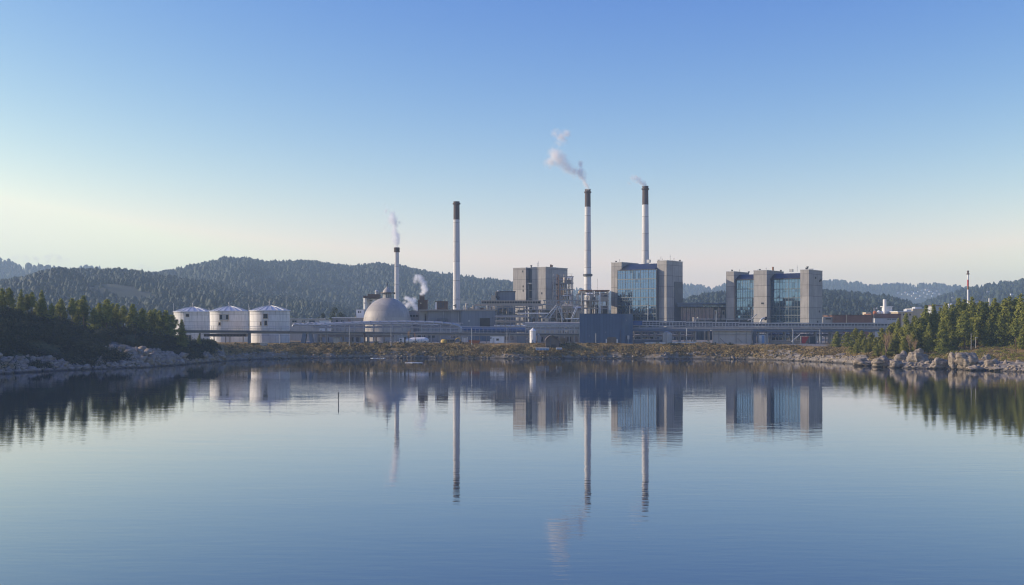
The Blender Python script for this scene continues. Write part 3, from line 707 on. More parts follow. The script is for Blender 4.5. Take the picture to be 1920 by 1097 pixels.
for (xa, xb, ytop, nc, sd) in ((pl1, pm0, 523.5, 9, 11), (pm1, pr0, 522, 10, 12)):
    xm = (xa + xb) / 2; zt_ = B.z(ytop, xm, GY_)
    B.put('roof', MB().add([(xa + .006, GY_ - .3, zt_), (xb - .006, GY_ - .3, zt_), (xb - .006, 5.7, B.h - .95), (xa + .006, 5.7, B.h - .95), (xa + .006, GY_ - .3, zt_ - .35), (xb - .006, GY_ - .3, zt_ - .35), (xb - .006, 5.7, B.h - 1.3), (xa + .006, 5.7, B.h - 1.3)],
                           [(0, 1, 2, 3), (7, 6, 5, 4), (0, 4, 5, 1), (1, 5, 6, 2), (2, 6, 7, 3), (3, 7, 4, 0)]), M['roof_metal'])
    rows = [(ytop + .8, 541.2), (542.6, 558), (559.6, 575), (576.4, 590.4), (592, 604), (605.5, 618), (619.5, 633)]
    bands = [(B.z(b_, xm, GY_), B.z(a_, xm, GY_) - (0 if i else .3)) for i, (a_, b_) in enumerate(rows)]
    glazing(B, xa + .1, xb - .1, GY_, bands, nc, M['glass'], sd)
    sl = MB()
    for (za, _), (_, zb_) in zip(bands[:-1], bands[1:]): sl.box(xa + .01, xb - .01, GY_ - .18, GY_ + .3, zb_ + .004, za - .004)
    B.put('floor_band', sl, M['mullion'])
    B.put('inner_wall', MB().box(xa + .02, xb - .02, GY_ + .35, GY_ + .5, 0, zt_ - .4), M['dark_opening'])
roof_kit(B, [('vent', -B.w + 2.2, 1.2, 1.1), ('antenna', -B.w + 4, 5, 1.4), ('vent', -B.w + 6, 10, .6), ('antenna', pm0 - 3, 9, 1.3), ('vent', pm0 + 2.2, -1, .9), ('antenna', pm0 + 4.6, 0, 1.5), ('stack', pm1 - .8, 6, 2.0),
             ('vent', pm1 + 1.5, 9, .8), ('antenna', pm1 + 8, 11, 2.6), ('box', pm1 + 5, 12, .9), ('vent', pr0 + 2, 2, 1.0), ('box', pr0 + 2.6, 6, .6), ('vent', -1.0, 1.5, 1.5)])
for (px_, py_) in ((1537, 527), (1539, 525.5), (1536, 584), (1533, 603.5), (1529, 521)):
    y_ = B.sy(px_); z_ = B.z(py_, 0, y_)
    B.put('wall_vent', MB().box(.003, .14, y_ - .5, y_ + .5, z_ - .4, z_ + .4), M['dark_opening'])
MBv = MB(); x_, z_ = B.fx(1429.5, -2.4), B.z(568.8, B.fx(1429.5, -2.4), -2.4)
B.put('wall_vent', MBv.box(x_ - .55, x_ + .55, -2.52, -2.403, z_ - .35, z_ + .35), M['dark_opening'])

# the windowless boiler house
B = Block('boiler_house', 'windowless concrete block with a dark recess, wrapped in steel stairs on its right', 'building', 1022.5, 962, 1064, 501, 505, 36, 'concrete blocks of the plant')
r0, r1 = B.fx(986), B.fx(997)
B.put('left_pier', MB().box(-B.w, r0, 0, B.d, -.5, B.h), M['concrete'])
B.put('right_pier', MB().box(r1, 0, .3, B.d, -.5, B.h), M['concrete'])
B.put('recess_wall', MB().box(r0 + .003, r1 - .003, 2.2, B.d - .5, -.5, B.h - .15), M['slate_panel'])
zl = B.z(531, r0, 1)
B.put('recess_lintel', MB().box(r0 + .003, r1 - .003, .9, 2.19, zl - .5, zl + .15), M['pale_concrete'])
for k in range(4):
    B.put('landing', MB().box(r0 + .8, r1 - .1, 1.0, 2.19, zl - 3.5 - 4.0 * k, zl - 3.2 - 4.0 * k).box(r0 + .8, r0 + 1.1, 1.0, 1.3, zl - 3.5 - 4.0 * k + .3, zl - (.5 if k == 0 else 3.5 + 4 * (k - 1))), M['steel'])
B.put('coping', MB().box(-B.w - .15, r0 + .1, -.15, B.d + .1, B.h, B.h + .25).box(r1 - .1, .15, .15, B.d + .15, B.h, B.h + .25), M['pale_steel'])
roof_kit(B, [('vent', -B.w + 9, 2, 1.3), ('antenna', r0 + 1.6, 8, 3.4), ('antenna', r1 + .4, 4, 2.6), ('vent', r1 + 6, 8, 1.3), ('stack', -1, 6, 1.5), ('box', -6, 10, .6)])
for (px_, py_) in ((981, 537), (981, 545), (980, 509), (1015, 550)):
    x_ = B.fx(px_); z_ = B.z(py_, x_)
    B.put('wall_vent', MB().box(x_ - .3, x_ + .3, -.10 if px_ < 990 else .2, -.003 if px_ < 990 else .297, z_ - .45, z_ + .45), M['dark_opening'])
y_ = B.sy(1037); z_ = B.z(533, 0, y_)
B.put('louvre_panel', MB().box(.003, .2, y_ - .8, y_ + 1.0, z_ - 3.6, z_ + 1.0), M['dark_steel'])

# low glass hall joining the two glass blocks
def link_hall():
    D = 480; t = thing('glass_link_hall', 'low dark glass hall with a slate roof joining the two glass blocks', 'building', (xw(1313, D), D, GZ))
    MB().pbox(1272, 1361, 575, 640, D, 14).build('wall', M['dark_steel'], t)
    MB().pbox(1262, 1364, 567.5, 570, D - 3, 19).pbox(1265, 1318, 570.05, 575, D - 2.6, .4).pbox(1318.3, 1363, 570.05, 573, D - 2, .4).build('roof', M['slate_roof'], t)
    n = 12; w_ = (1360 - 1273) / n
    for i in range(n):
        if i in (9, 11):
            f_ = MB().pbox(1273 + i * w_ + .6, 1273 + (i + 1) * w_ - .6, 581, 600, D - .12, .11).build('window', M['cream_wall'], t)
            MB().pbox(1273 + i * w_ + 2.4, 1273 + (i + 1) * w_ - 2, 584, 590, D - .2, .07).build('pane', M['dark_glass'], f_)
        else:
            f_ = MB().pbox(1273 + i * w_ + .6, 1273 + (i + 1) * w_ - .6, 577, 604, D - .1, .09).build('window', M['dark_glass'], t, tint=[.3 + .5 * random.random()] * 8)
            MB().pbox(1273 + i * w_ + .6, 1273 + (i + 1) * w_ - .6, 588.5, 589.3, D - .2, .095).pbox(1273 + i * w_ + 3.6, 1273 + i * w_ + 4.2, 577, 588.4, D - .2, .095).build('frame', M['slate_panel'], f_)
    for i in range(n + 1): MB().pbox(1273 + i * w_ - .5, 1273 + i * w_ + .5, 575, 640, D - .35, .34).build('column', M['slate_panel'], t)
M['slate_roof'] = surface('slate_roof', (.13, .165, .22), .5, .1, vary=.2, streak=.1)
link_hall()

# the long grey hall and the lower buildings round it
def hall():
    D = 446; t = thing('grey_hall', 'long low grey blue hall with a big dark gate and a flat roof', 'building', (xw(860, D), D, GZ))
    MB().pbox(802, 864, 582, 650, D, 26).build('side_wall', M['grey_cladding'], t)
    MB().pbox(864, 928.5, 582.5, 650, D - 1.2, 28).build('front_wall', M['hall_cladding'], t)
    MB().pbox(786, 801.9, 582.5, 650, D + 1, 20).build('end_wall', M['cream_wall'], t)
    MB().pbox(785, 929.5, 580.4, 582.4, D - 1.6, 30).build('roof_edge', M['beige_steel'], t)
    g_ = MB().pbox(899.5, 918.5, 596.6, 612.5, D - 1.35, .14).build('gate', M['dark_opening'], t)
    MB().pbox(899, 919, 595.8, 596.5, D - 1.5, .29).build('gate_lintel', M['hall_cladding'], g_)
    MB().pbox(878, 881, 600, 603.5, D - 1.5, .29).build('lamp', M['pale_steel'], t)
    MB().pbox(923, 924, 595.5, 597, D - 1.5, .29).build('wall_vent', M['dark_opening'], t)
    MB().tube(at(831.5, 584, D - .3), at(831.5, 604, D - .3), .12, 6).build('downpipe', M['pale_steel'], t)
    MB().tube(at(860, 584, D - .3), at(860, 640, D - .3), .12, 6).build('downpipe', M['pale_steel'], t)
    for i, (p, q, h) in enumerate(((797, 4, 592), (796.5, 3, 588))): MB().pbox(p, p + q * .5, h, 606, D + .6, .39).build('door', M['rust_dark'], t)
    MB().pbox(820, 836, 596, 604, D - 2.2, 2.1).build('fan_unit', M['slate_panel'], t)
    # small plant on the roof
    rg = random.Random(4)
    for i in range(34):
        p = rg.uniform(868, 928); z = zw(580.4, D); y = D + rg.uniform(1, 12); x = xw(p, y); s = rg.uniform(.25, .8); h = rg.uniform(.4, 1.5)
        if rg.random() < .5: MB().box(x - s, x + s, y - s, y + s, z, z + h).build('roof_unit', M[rg.choice(['pale_steel', 'steel', 'brown_metal', 'beige_steel'])], t)
        else: MB().lathe(x, y, [(s * .5, z), (s * .5, z + h), (s * .7, z + h), (s * .6, z + h + .3)], 8).build('roof_vent', M[rg.choice(['pale_steel', 'steel', 'beige_steel'])], t)
    x = xw(874.5, D + 8); MB().lathe(x, D + 8, [(.55, zw(580.4, D)), (.45, zw(571, D + 8)), (.6, zw(570.5, D + 8)), (.2, zw(568.5, D + 8))], 10).build('roof_vent', M['cream_wall'], t)
hall()
def vault():
    D = 452; t = thing('vaulted_shed', 'small vaulted shed with a curved grey roof between the dome and the hall', 'building', (xw(778, D), D, GZ))
    pts = [(xw(759, D), zw(601, D))]
    for a in np.linspace(150, 20, 14): pts.append((xw(775 + 22 * math.cos(R(a)), D), zw(603 - 20 * math.sin(R(a)), D)))
    pts += [(xw(796, D), zw(640, D)), (xw(759, D), zw(640, D))]
    MB().prism(pts[::-1], D, D + 15).build('wall', M['grey_cladding'], t)
    mb = MB()
    for a0, a1 in zip(np.linspace(150, 25, 13), np.linspace(140, 20, 13)):
        p, q = [(xw(775 + 23 * math.cos(R(a)), D), D - .4, zw(603 - 21 * math.sin(R(a)), D)) for a in (a0, a1)]
        mb.add([p, q, (q[0], D + 16, q[2]), (p[0], D + 16, p[2])], [(0, 1, 2, 3)])
    mb.build('roof', M['roof_metal'], t)
    for i in range(5): MB().pbox(763 + i * 5.5, 767 + i * 5.5, 590.5, 594, D - .1, .09).build('window', M['dark_opening'], t)
vault()
def brick_stack():
    D = 470; t = thing('brown_boiler_stack', 'stepped brown metal boiler stack giving off white steam', 'boiler stack', (xw(791, D), D, GZ))
    z = zw(581, D)
    MB().pbox(786.5, 795, 553.5, 640, D, 3).build('flue', M['brown_metal'], t)
    MB().pbox(783.5, 786.4, 562, 640, D - .3, 4).pbox(795.1, 801, 562, 640, D - .3, 4).build('casing', M['brown_metal'], t)
    MB().pbox(786, 795.5, 552.6, 553.4, D - .2, 3.4).build('rim', M['chimney_cap'], t)
    MB().pbox(787.6, 790, 567.5, 570, D - .15, .14).build('hatch', M['cream'], t)
    for p in (789.4, 792.4): MB().pbox(p - .25, p + .25, 554, 582, D - .12, .115).build('pipe', M['rust_dark'], t)
brick_stack()
def roof_box(p0, p1, q0, q1, D, label, mat, end):
    t = thing('rooftop_unit', label, 'rooftop unit', (xw((p0 + p1) / 2, D), D, zw(q1, D)))
    MB().pbox(p0 + end, p1, q0, q1, D, 5).build('casing', M[mat], t)
    MB().pbox(p0, p0 + end - .01, q0 + 1, q1, D + .2, 4.5).build('end_panel', M['white_paint'], t)
    MB().pbox(p0 - .3, p1 + .3, q0 - .8, q0 - .02, D - .2, 5.4).build('lid', M['rust_dark'], t)
    for i in range(4): MB().pbox(p0 + end + 2 + i * 3, p0 + end + 3.6 + i * 3, q0 + 2, q1 - 3, D - .08, .075).build('louvre', M['dark_steel'], t)
    MB().tube(at(p1 - 6, q0 - .5, D + 2), at(p1 - 6, q0 - 4, D + 2), .08, 5).build('antenna', M['steel'], t)
roof_box(816, 839, 565.5, 580.3, 455, 'rusty brown box with a white end on the roof of the grey hall', 'brown_metal', 3.5)

def silos():
    D = 470; t = thing('silo_house', 'white twin silo house with a brown head and a ball vent, left of the dome', 'silo', (xw(696, D), D, GZ))
    for i, (c, r, top) in enumerate(((684.5, 4, 558), (700, 5, 560))):
        MB().lathe(xw(c, D), D + 2, [(r * D / F, zw(612, D)), (r * D / F, zw(top, D))], 20).build('silo_wall', M['white_paint'], t, True)
    MB().pbox(689.6, 710, 560.5, 612, D + 3, 4).build('back_wall', M['white_paint'], t)
    MB().pbox(681, 690, 554.5, 558.5, D - .5, 4.5).pbox(690.1, 711, 551.5, 559.6, D - .6, 5).build('head', M['rust_dark'], t)
    MB().pbox(689, 692, 549.5, 554, D + .5, 1).build('roof_unit', M['steel'], t)
    x = xw(706, D); MB().lathe(x, D + 1, [(.75, zw(559, D)), (.75, zw(549, D)), (.9, zw(548.8, D)), (.9, zw(548, D))], 12).lathe(x, D + 1, [(.5, zw(548, D)), (.85, zw(546.4, D)), (.7, zw(544.8, D)), (.2, zw(543.6, D)), (.05, zw(543, D))], 12).build('ball_vent', M['pale_steel'], t, True)
    for q in (563, 569, 575): MB().pbox(693, 698, q, q + 1.5, D + .55, .3).build('window', M['dark_opening'], t)
    MB().pbox(682, 686, 567.5, 569, D - .4, 1.2).build('platform', M['steel'], t)
silos()
def low_building(name, label, D, p0, p1, q0, wall, roofmat, dep=10, windows=(), over=.8, wparts='window', band=None, roofh=1.2):
    t = thing(name, label, 'building', (xw((p0 + p1) / 2, D), D, GZ))
    MB().gbox(p0, p1, q0 + roofh, D, dep, GZ - .3).build('wall', M[wall], t)
    MB().pbox(p0 - over, p1 + over, q0, q0 + roofh - .02, D - over * .25, dep + over * .5).build('roof', M[roofmat], t)
    for (a, b2, c, d) in windows:
        f_ = MB().pbox(a, b2, c, d, D - .08, .075).build(wparts, M['dark_glass' if wparts == 'window' else 'dark_opening'], t)
        if b2 - a > 2.4: MB().pbox((a + b2) / 2 - .2, (a + b2) / 2 + .2, c, d, D - .14, .05).build('frame', M['pale_steel'], f_)
    return t
low_building('flat_shed', 'flat grey shed with a thin white roof edge just left of the dome', 448, 623, 683, 595, 'grey_cladding', 'white_paint', 12, over=1.2, roofh=1.4, windows=[(630, 634, 600, 605), (640, 644, 600, 605), (652, 657, 599, 606)])
low_building('white_cabin', 'small white rooftop cabin with two windows left of the silo house', 462, 668, 682, 580, 'white_paint', 'pale_steel', 6, windows=[(671, 673.4, 583, 587), (674.4, 677, 583, 587)])
low_building('white_block', 'little plain white block beside the flat shed', 430, 599, 617, 599.5, 'white_paint', 'pale_steel', 5)
low_building('long_pale_shed', 'long pale shed with rooftop plant behind the white tanks', 452, 544, 600, 597, 'pale_concrete', 'pale_steel', 14, windows=[(548, 556, 601, 604), (566, 572, 601, 604), (580, 590, 601, 604)])
low_building('workshop', 'low grey workshop with a row of windows under the raised gangway, below the dome', 418, 776, 880, 622, 'grey_cladding', 'steel', 9, windows=[(783, 797, 627, 633), (803, 815, 627, 633), (845, 853, 626, 633), (857, 863, 627, 632)])
low_building('pump_house', 'long pale pump house with dark openings behind the gangway piers', 414, 590, 676, 622, 'pale_concrete', 'steel', 9, windows=[(596, 604, 628, 641), (611, 616, 631, 641), (655, 664, 629, 641), (668, 674, 629, 641)], wparts='opening')
low_building('site_office', 'low cream office with small windows under the gangway left of the white silo', 408, 930, 992, 627, 'cream_wall', 'steel', 7, windows=[(947, 953, 631, 637), (957, 963, 630, 637), (984, 989, 631, 637)])
low_building('stores_shed', 'low beige stores shed behind the dark hut by the water', 410, 1006, 1085, 626, 'beige_wall', 'steel', 8, windows=[(1012, 1018, 632, 640), (1040, 1046, 631, 638), (1064, 1070, 632, 640)], wparts='opening') if False else None

def big_blue():
    D = 383; t = thing('blue_warehouse', 'windowless deep blue metal box building standing on the shore road', 'building', (xw(1137, D), D, GZ))
    fp = [(xw(1087, D), D), (xw(1171, D), D), (xw(1171, D), D + 16), (xw(1087, D) + 1.6, D + 16)]
    MB().add([(x, y, z) for z in (GZ, zw(588.6, D)) for x, y in fp], [(0, 3, 2, 1), (4, 5, 6, 7), (0, 1, 5, 4), (1, 2, 6, 5), (2, 3, 7, 6), (3, 0, 4, 7)]).build('front_wall', M['blue_cladding'], t)
    MB().add([(xw(1171, D) + .003, D + .02, GZ), (xw(1186.5, D + 6), D + 6, GZ), (xw(1186.5, D + 6), D + 16, GZ), (xw(1171, D) + .003, D + 16, GZ)] + [(xw(1171, D) + .003, D + .02, zw(588.8, D)), (xw(1186.5, D + 6), D + 6, zw(588.8, D)), (xw(1186.5, D + 6), D + 16, zw(588.8, D)), (xw(1171, D) + .003, D + 16, zw(588.8, D))],
             [(0, 1, 5, 4), (1, 2, 6, 5), (2, 3, 7, 6), (4, 5, 6, 7)]).build('side_wall', M['blue_cladding'], t)
    MB().pbox(1086.6, 1171.4, 588, 588.58, D - .12, .5).build('roof_trim', M['slate_panel'], t)
    d_ = MB().pbox(1138, 1156, 633.5, 644, D - .1, .095).pbox(1139.5, 1154.5, 632.3, 633.45, D - .1, .095).build('door', M['beige_dark'], t)
    MB().pbox(1136, 1137.9, 636, 643, D - .7, .65).pbox(1156.1, 1158.5, 636, 643, D - .7, .65).build('bollard', M['white_paint'], d_)
    MB().pbox(1163, 1164, 619, 643.5, D - .25, .24).build('downpipe', M['slate_panel'], t)
    MB().tube(at(1117.3, 625, D - .5), at(1117.3, 643.5, D - .5), .12, 6).build('post', M['pale_steel'], t)
    MB().pbox(1176, 1180, 629, 636, D + 1.0, .6).tube(at(1178, 636, D + 1.2), at(1178, 644, D + 1.2), .1, 5).build('meter_box', M['pale_steel'], t)
    for p, q in ((1147.5, 592.5), (1136, 623), (1105, 630), (1175, 601)): MB().pbox(p - .4, p + .4, q - .6, q + .6, D - .2, .19).build('wall_lamp', M['pale_steel'], t)
M['beige_dark'] = surface('beige_dark', (.17, .135, .105), .7, vary=.3, streak=.3)
M['beige_wall'] = surface('beige_wall', (.36, .29, .22), .85, vary=.3, streak=.3)
big_blue()
low_building('stores_shed', 'low beige stores shed behind the dark hut by the water', 410, 1006, 1085, 627, 'beige_wall', 'steel', 8, windows=[(1012, 1018, 632, 640), (1040, 1046, 631, 638), (1064, 1070, 632, 640)], wparts='opening')
def concrete_shed():
    D = 384; t = thing('concrete_shed', 'pale concrete shed divided by thin dark posts, on the shore under the pipe bridge', 'building', (xw(1372, D), D, GZ))
    fp = [(xw(1335.5, D), D), (xw(1410, D), D), (xw(1410, D) + 2.4, D + 10), (xw(1335.5, D) + 2.4, D + 10)]
    MB().add([(x, y, z) for z in (GZ, zw(620.6, D)) for x, y in fp], [(0, 3, 2, 1), (4, 5, 6, 7), (0, 1, 5, 4), (1, 2, 6, 5), (2, 3, 7, 6), (3, 0, 4, 7)]).build('wall', M['pale_concrete'], t)
    MB().pbox(1334, 1412, 618.6, 620.5, D - .7, 2).build('roof', M['steel'], t)
    for p in (1336.5, 1348, 1380.5, 1399.5, 1409.5): MB().pbox(p - .5, p + .5, 620.6, 644, D - .16, .155).build('post', M['steel'], t)
    MB().pbox(1337, 1409, 626.6, 627.3, D - .22, .05).build('rail', M['steel'], t)
    for p in (1350, 1383): MB().tube(at(p, 634, D - .3), at(p + 9, 643, D - .3), .06, 4).build('hose', M['rubber'], t)
    MB().pbox(1340.4, 1342, 641.5, 644, D - .5, .3).build('wall_vent', M['dark_opening'], t)
    MB().gbox(1412.3, 1418.5, 621, D + 1, .6).build('annex', M['slate_panel'], t)
concrete_shed()
def brickworks():
    D = 560; t = thing('brick_factory', 'long red brick factory wing with a flat roof, right of the twin bay block', 'building', (xw(1600, D), D, GZ))
    MB().gbox(1563, 1638, 591.6, D, 18).build('wall', M['brick'], t)
    MB().pbox(1562, 1640, 590.2, 591.5, D - .3, 19).build('roof', M['rust_dark'], t)
    for p in (1587.5, 1638.5): MB().pbox(p - .7, p + .7, 590, 640, D - .5, .6).build('pilaster', M['cream'], t)
    MB().gbox(1544, 1562.5, 594, D + 2, 12).build('annex', M['cream_wall'], t)
    MB().pbox(1548, 1558, 596.5, 599, D + 1.9, .09).build('window', M['dark_opening'], t)
    MB().gbox(1638.8, 1689, 588, D + 4, 16).build('red_wing', M['brick'], t)
    MB().gbox(1640.5, 1684, 597, D - 4, 7).build('white_wing', M['white_wall'], t)
    for p in (1664, 1668, 1673, 1677): MB().pbox(p, p + 2.6, 597.7, 599.4, D - 4.1, .09).build('window', M['dark_opening'], t)
M['white_wall'] = surface('white_wall', (.48, .49, .50), .75, vary=.2, streak=.2)
brickworks()
def white_works():
    D = 640; t = thing('white_works', 'white works building with a slim white stack above the brick factory', 'building', (xw(1655, D), D, GZ))
    MB().gbox(1650, 1690, 584, D, 12).build('wall', M['white_wall'], t)
    MB().gbox(1661, 1673, 575.5, D + 2, 7).pbox(1659, 1675, 574.2, 575.4, D + 1.5, 8).build('tower', M['white_paint'], t)
    MB().lathe(xw(1656.5, D), D - 2, [(1.1, GZ), (.95, zw(561.5, D))], 14).build('stack', M['white_paint'], t, True)
    MB().gbox(1623.5, 1633, 585.5, D - 3, 6).build('annex', M['cream'], t)
    for p, r, top, mt in ((1636, 3.3, 584.5, 'orange_paint'), (1643, 3.2, 583.5, 'white_paint'), (1649, 3.0, 585, 'white_paint')):
        MB().lathe(xw(p, D), D - 4, [(r * D / F, GZ), (r * D / F, zw(top, D)), (.3, zw(top - 1.6, D))], 18).build('tank', M[mt], t, True)
    MB().tube(at(1639, 585, D - 4), at(1639, 577, D - 4), .2, 6).lathe(xw(1639, D), D - 4, [(.2, zw(580, D)), (.6, zw(579, D)), (.4, zw(577.8, D)), (.1, zw(577, D))], 8).build('vent', M['pale_steel'], t)
    for p in (1666, 1671, 1679): MB().pbox(p, p + 2.2, 586, 588.5, D - .1, .09).build('window', M['dark_opening'], t)
white_works()
def cream_house():
    D = 620; t = thing('cream_offices', 'cream flat roofed offices stepping up behind the right hand pines', 'building', (xw(1705, D), D, GZ))
    MB().gbox(1684, 1712, 585, D, 12).gbox(1712.1, 1733, 580, D + 4, 12).build('wall', M['cream'], t)
    MB().pbox(1683, 1712.5, 583.6, 584.9, D - .5, 13).pbox(1711.5, 1734, 578.6, 579.9, D + 3.5, 13).build('roof', M['white_paint'], t)
    MB().pbox(1700, 1709, 580, 583.5, D + 1, 5).build('roof_unit', M['white_wall'], t); MB().pbox(1716, 1728, 575.5, 578.5, D + 6, 5).build('roof_unit', M['white_wall'], t)
    for p in (1687, 1693, 1699, 1705): MB().pbox(p, p + 3, 588, 591.5, D - .1, .09).build('window', M['dark_opening'], t)
cream_house()
def far_plant():
    D = 700; t = thing('white_depot', 'white depot with silos just showing over the right hand pines', 'building', (xw(1760, D), D, GZ))
    MB().gbox(1747, 1768, 574, D, 10).build('wall', M['white_wall'], t)
    MB().pbox(1746, 1769, 572.6, 573.9, D - .4, 11).build('roof', M['brick'], t)
    for p, top in ((1779, 570.5), (1783.5, 570)): MB().lathe(xw(p, D), D, [(.7, GZ), (.7, zw(top, D)), (.2, zw(top - 1, D))], 12).build('silo', M['white_paint'], t, True)
    MB().gbox(1828, 1842, 564, D + 20, 10).build('annex', M['white_wall'], t)
    MB().lathe(xw(1855.5, D), D, [(.9, GZ), (.8, zw(559.5, D))], 12).build('stack', M['pale_steel'], t, True)
far_plant()
# ------------------------------------------------------------------ gangways, pipe bridges and steelwork
def lin(pts, px): return float(np.interp(px, [p[0] for p in pts], [p[1] for p in pts]))
def gangway():
    D = 390; deck = [(340, 618.6), (600, 621), (870, 624.2), (1086, 625.4)]
    t = thing('raised_gangway', 'long grey raised gangway with railings running in front of the tanks and the dome', 'gangway', (xw(700, D), D, GZ))
    n = 16; xs_ = np.linspace(338, 1086, n + 1)
    for a, b_ in zip(xs_[:-1], xs_[1:]):
        mb = MB(); za, zb = zw(lin(deck, a), D), zw(lin(deck, b_), D)
        X0, X1 = xw(a, D), xw(b_, D) - .02
        def bar(y0, y1, o0, o1): mb.add([(X0, y0, za + o0), (X1, y0, zb + o0), (X1, y1, zb + o0), (X0, y1, za + o0), (X0, y0, za + o1), (X1, y0, zb + o1), (X1, y1, zb + o1), (X0, y1, za + o1)], [(0,3,2,1),(4,5,6,7),(0,1,5,4),(1,2,6,5),(2,3,7,6),(3,0,4,7)])
        bar(D, D + 3, -.55, .0)
        mb.build('deck', M['slate_panel'], t)
        mb = MB(); bar(D - .12, D - .003, -.2, .06); bar(D + .5, D + .9, -1.05, -.553); bar(D + 2.1, D + 2.5, -1.05, -.553)
        mb.build('girder', M['steel'], t)
        mb = MB()
        for y in (D + .08, D + 2.9):
            mb.tube((X0, y, za + 1.5), (X1, y, zb + 1.5), .06, 5); mb.tube((X0, y, za + .8), (X1, y, zb + .8), .035, 4)
            k = 4 if a < 560 else 6
            for i in range(k):
                f = i / k; x, z = X0 + (X1 - X0) * f, za + (zb - za) * f; mb.tube((x, y, z), (x, y, z + 1.5), .05, 4)
        mb.build('railing', M['pale_steel'], t)
    for p, w_, mt in ((373, 1.6, 'steel'), (466, 2.6, 'slate_roof'), (613, .7, 'steel'), (645, .7, 'steel'), (683, 1.2, 'brown_metal'), (691, .9, 'steel'), (742, .8, 'steel'), (753, .8, 'pale_steel'), (793, .7, 'steel'), (824, .7, 'steel'),
                      (862, .7, 'steel'), (899, .7, 'steel'), (934, .7, 'steel'), (975, .7, 'steel'), (1012, .6, 'beige_steel'), (1050, .6, 'steel'), (1076, .6, 'beige_steel')):
        z = zw(lin(deck, p), D) - .553; MB().pbox(p - w_, p + w_, 600, 601, D + 1, 1.0)
        MB().box(xw(p - w_, D), xw(p + w_, D), D + .95, D + 1.6, GZ - .4, z - .5).box(xw(p - w_ * 1.5, D), xw(p + w_ * 1.5, D), D + .3, D + 2.7, z - .499, z).build('pier', M[mt], t)
    for p0, p1, p2, p3 in ((567, 574, 563, 571), (578, 583, 581, 588)):       # the two splayed legs
        z = zw(lin(deck, 575), D) - .553
        MB().add([(xw(p0, D), D + .4, z), (xw(p1, D), D + .4, z), (xw(p3, D), D + .2, GZ - .3), (xw(p2, D), D + .2, GZ - .3), (xw(p0, D), D + 2.6, z), (xw(p1, D), D + 2.6, z), (xw(p3, D), D + 2.8, GZ - .3), (xw(p2, D), D + 2.8, GZ - .3)],
                 [(0, 3, 2, 1), (4, 5, 6, 7), (0, 1, 5, 4), (1, 2, 6, 5), (2, 3, 7, 6), (3, 0, 4, 7)]).build('splayed_leg', M['slate_roof'], t)
gangway()
def conveyor():
    D = 397; t = thing('belt_conveyor', 'dark covered belt conveyor on thin legs in front of the middle white tank', 'conveyor', (xw(422, D), D, GZ))
    MB().pbox(382, 462, 626.3, 631.2, D, 2.2).build('casing', M['brown_steel'], t)
    MB().pbox(381, 463, 625.4, 626.27, D - .15, 2.5).build('roof', M['steel'], t)
    for i in range(13): MB().pbox(383 + i * 6.1, 386.5 + i * 6.1, 627.6, 629.6, D - .06, .055).build('louvre', M['dark_opening'], t)
    for p in (422, 430, 455, 400): MB().box(xw(p - .7, D), xw(p + .7, D), D + .7, D + 1.2, GZ - .2, zw(631.25, D)).build('leg', M['steel'], t)
    MB().pbox(390, 462, 623.3, 624.2, D + .5, .3).build('tray', M['brown_steel'], t)
M['brown_steel'] = surface('brown_steel', (.14, .115, .10), .65, .1, vary=.3, streak=.3)
conveyor()
def pipeline(label, pts, D, r, mat, hoops=14, parent=None):
    P = [at(px, py, D) for px, py in pts]
    c = P[0]; t = thing('pipeline', label, 'pipeline', (P[len(P)//2].x, D, GZ))
    MB().path(P, r, 10).build('pipe', M[mat], t, True)
    x = pts[0][0] + 4
    while x < pts[-1][0] - 2:
        z = zw(lin(pts, x), D); X = xw(x, D)
        MB().box(X - .12, X + .12, D - r - .06, D + r + .06, z - r - .08, z + r + .05).build('flange', M['pale_steel'], t)
        x += hoops
    return t
pipeline('pale insulated pipeline before the dome, curving down at its right end', [(588, 609), (640, 606.2), (690, 604.6), (760, 603.6), (800, 604.2), (825, 605.4), (845, 607.6), (858, 610.5), (864, 614.5), (864, 622)], 393.5, .48, 'pale_steel', 17)
pipeline('thinner pale pipe running just under the curved pipeline', [(560, 610), (640, 608.3), (700, 607.6), (780, 607.8), (822, 609.4)], 392.5, .24, 'pale_steel', 13)
pipeline('silver pipe with bends beside the rightmost white tank', [(549, 612), (551, 608.5), (560, 608), (575, 608.2), (577, 606.6), (597, 606.8)], 396, .42, 'pale_steel', 9)
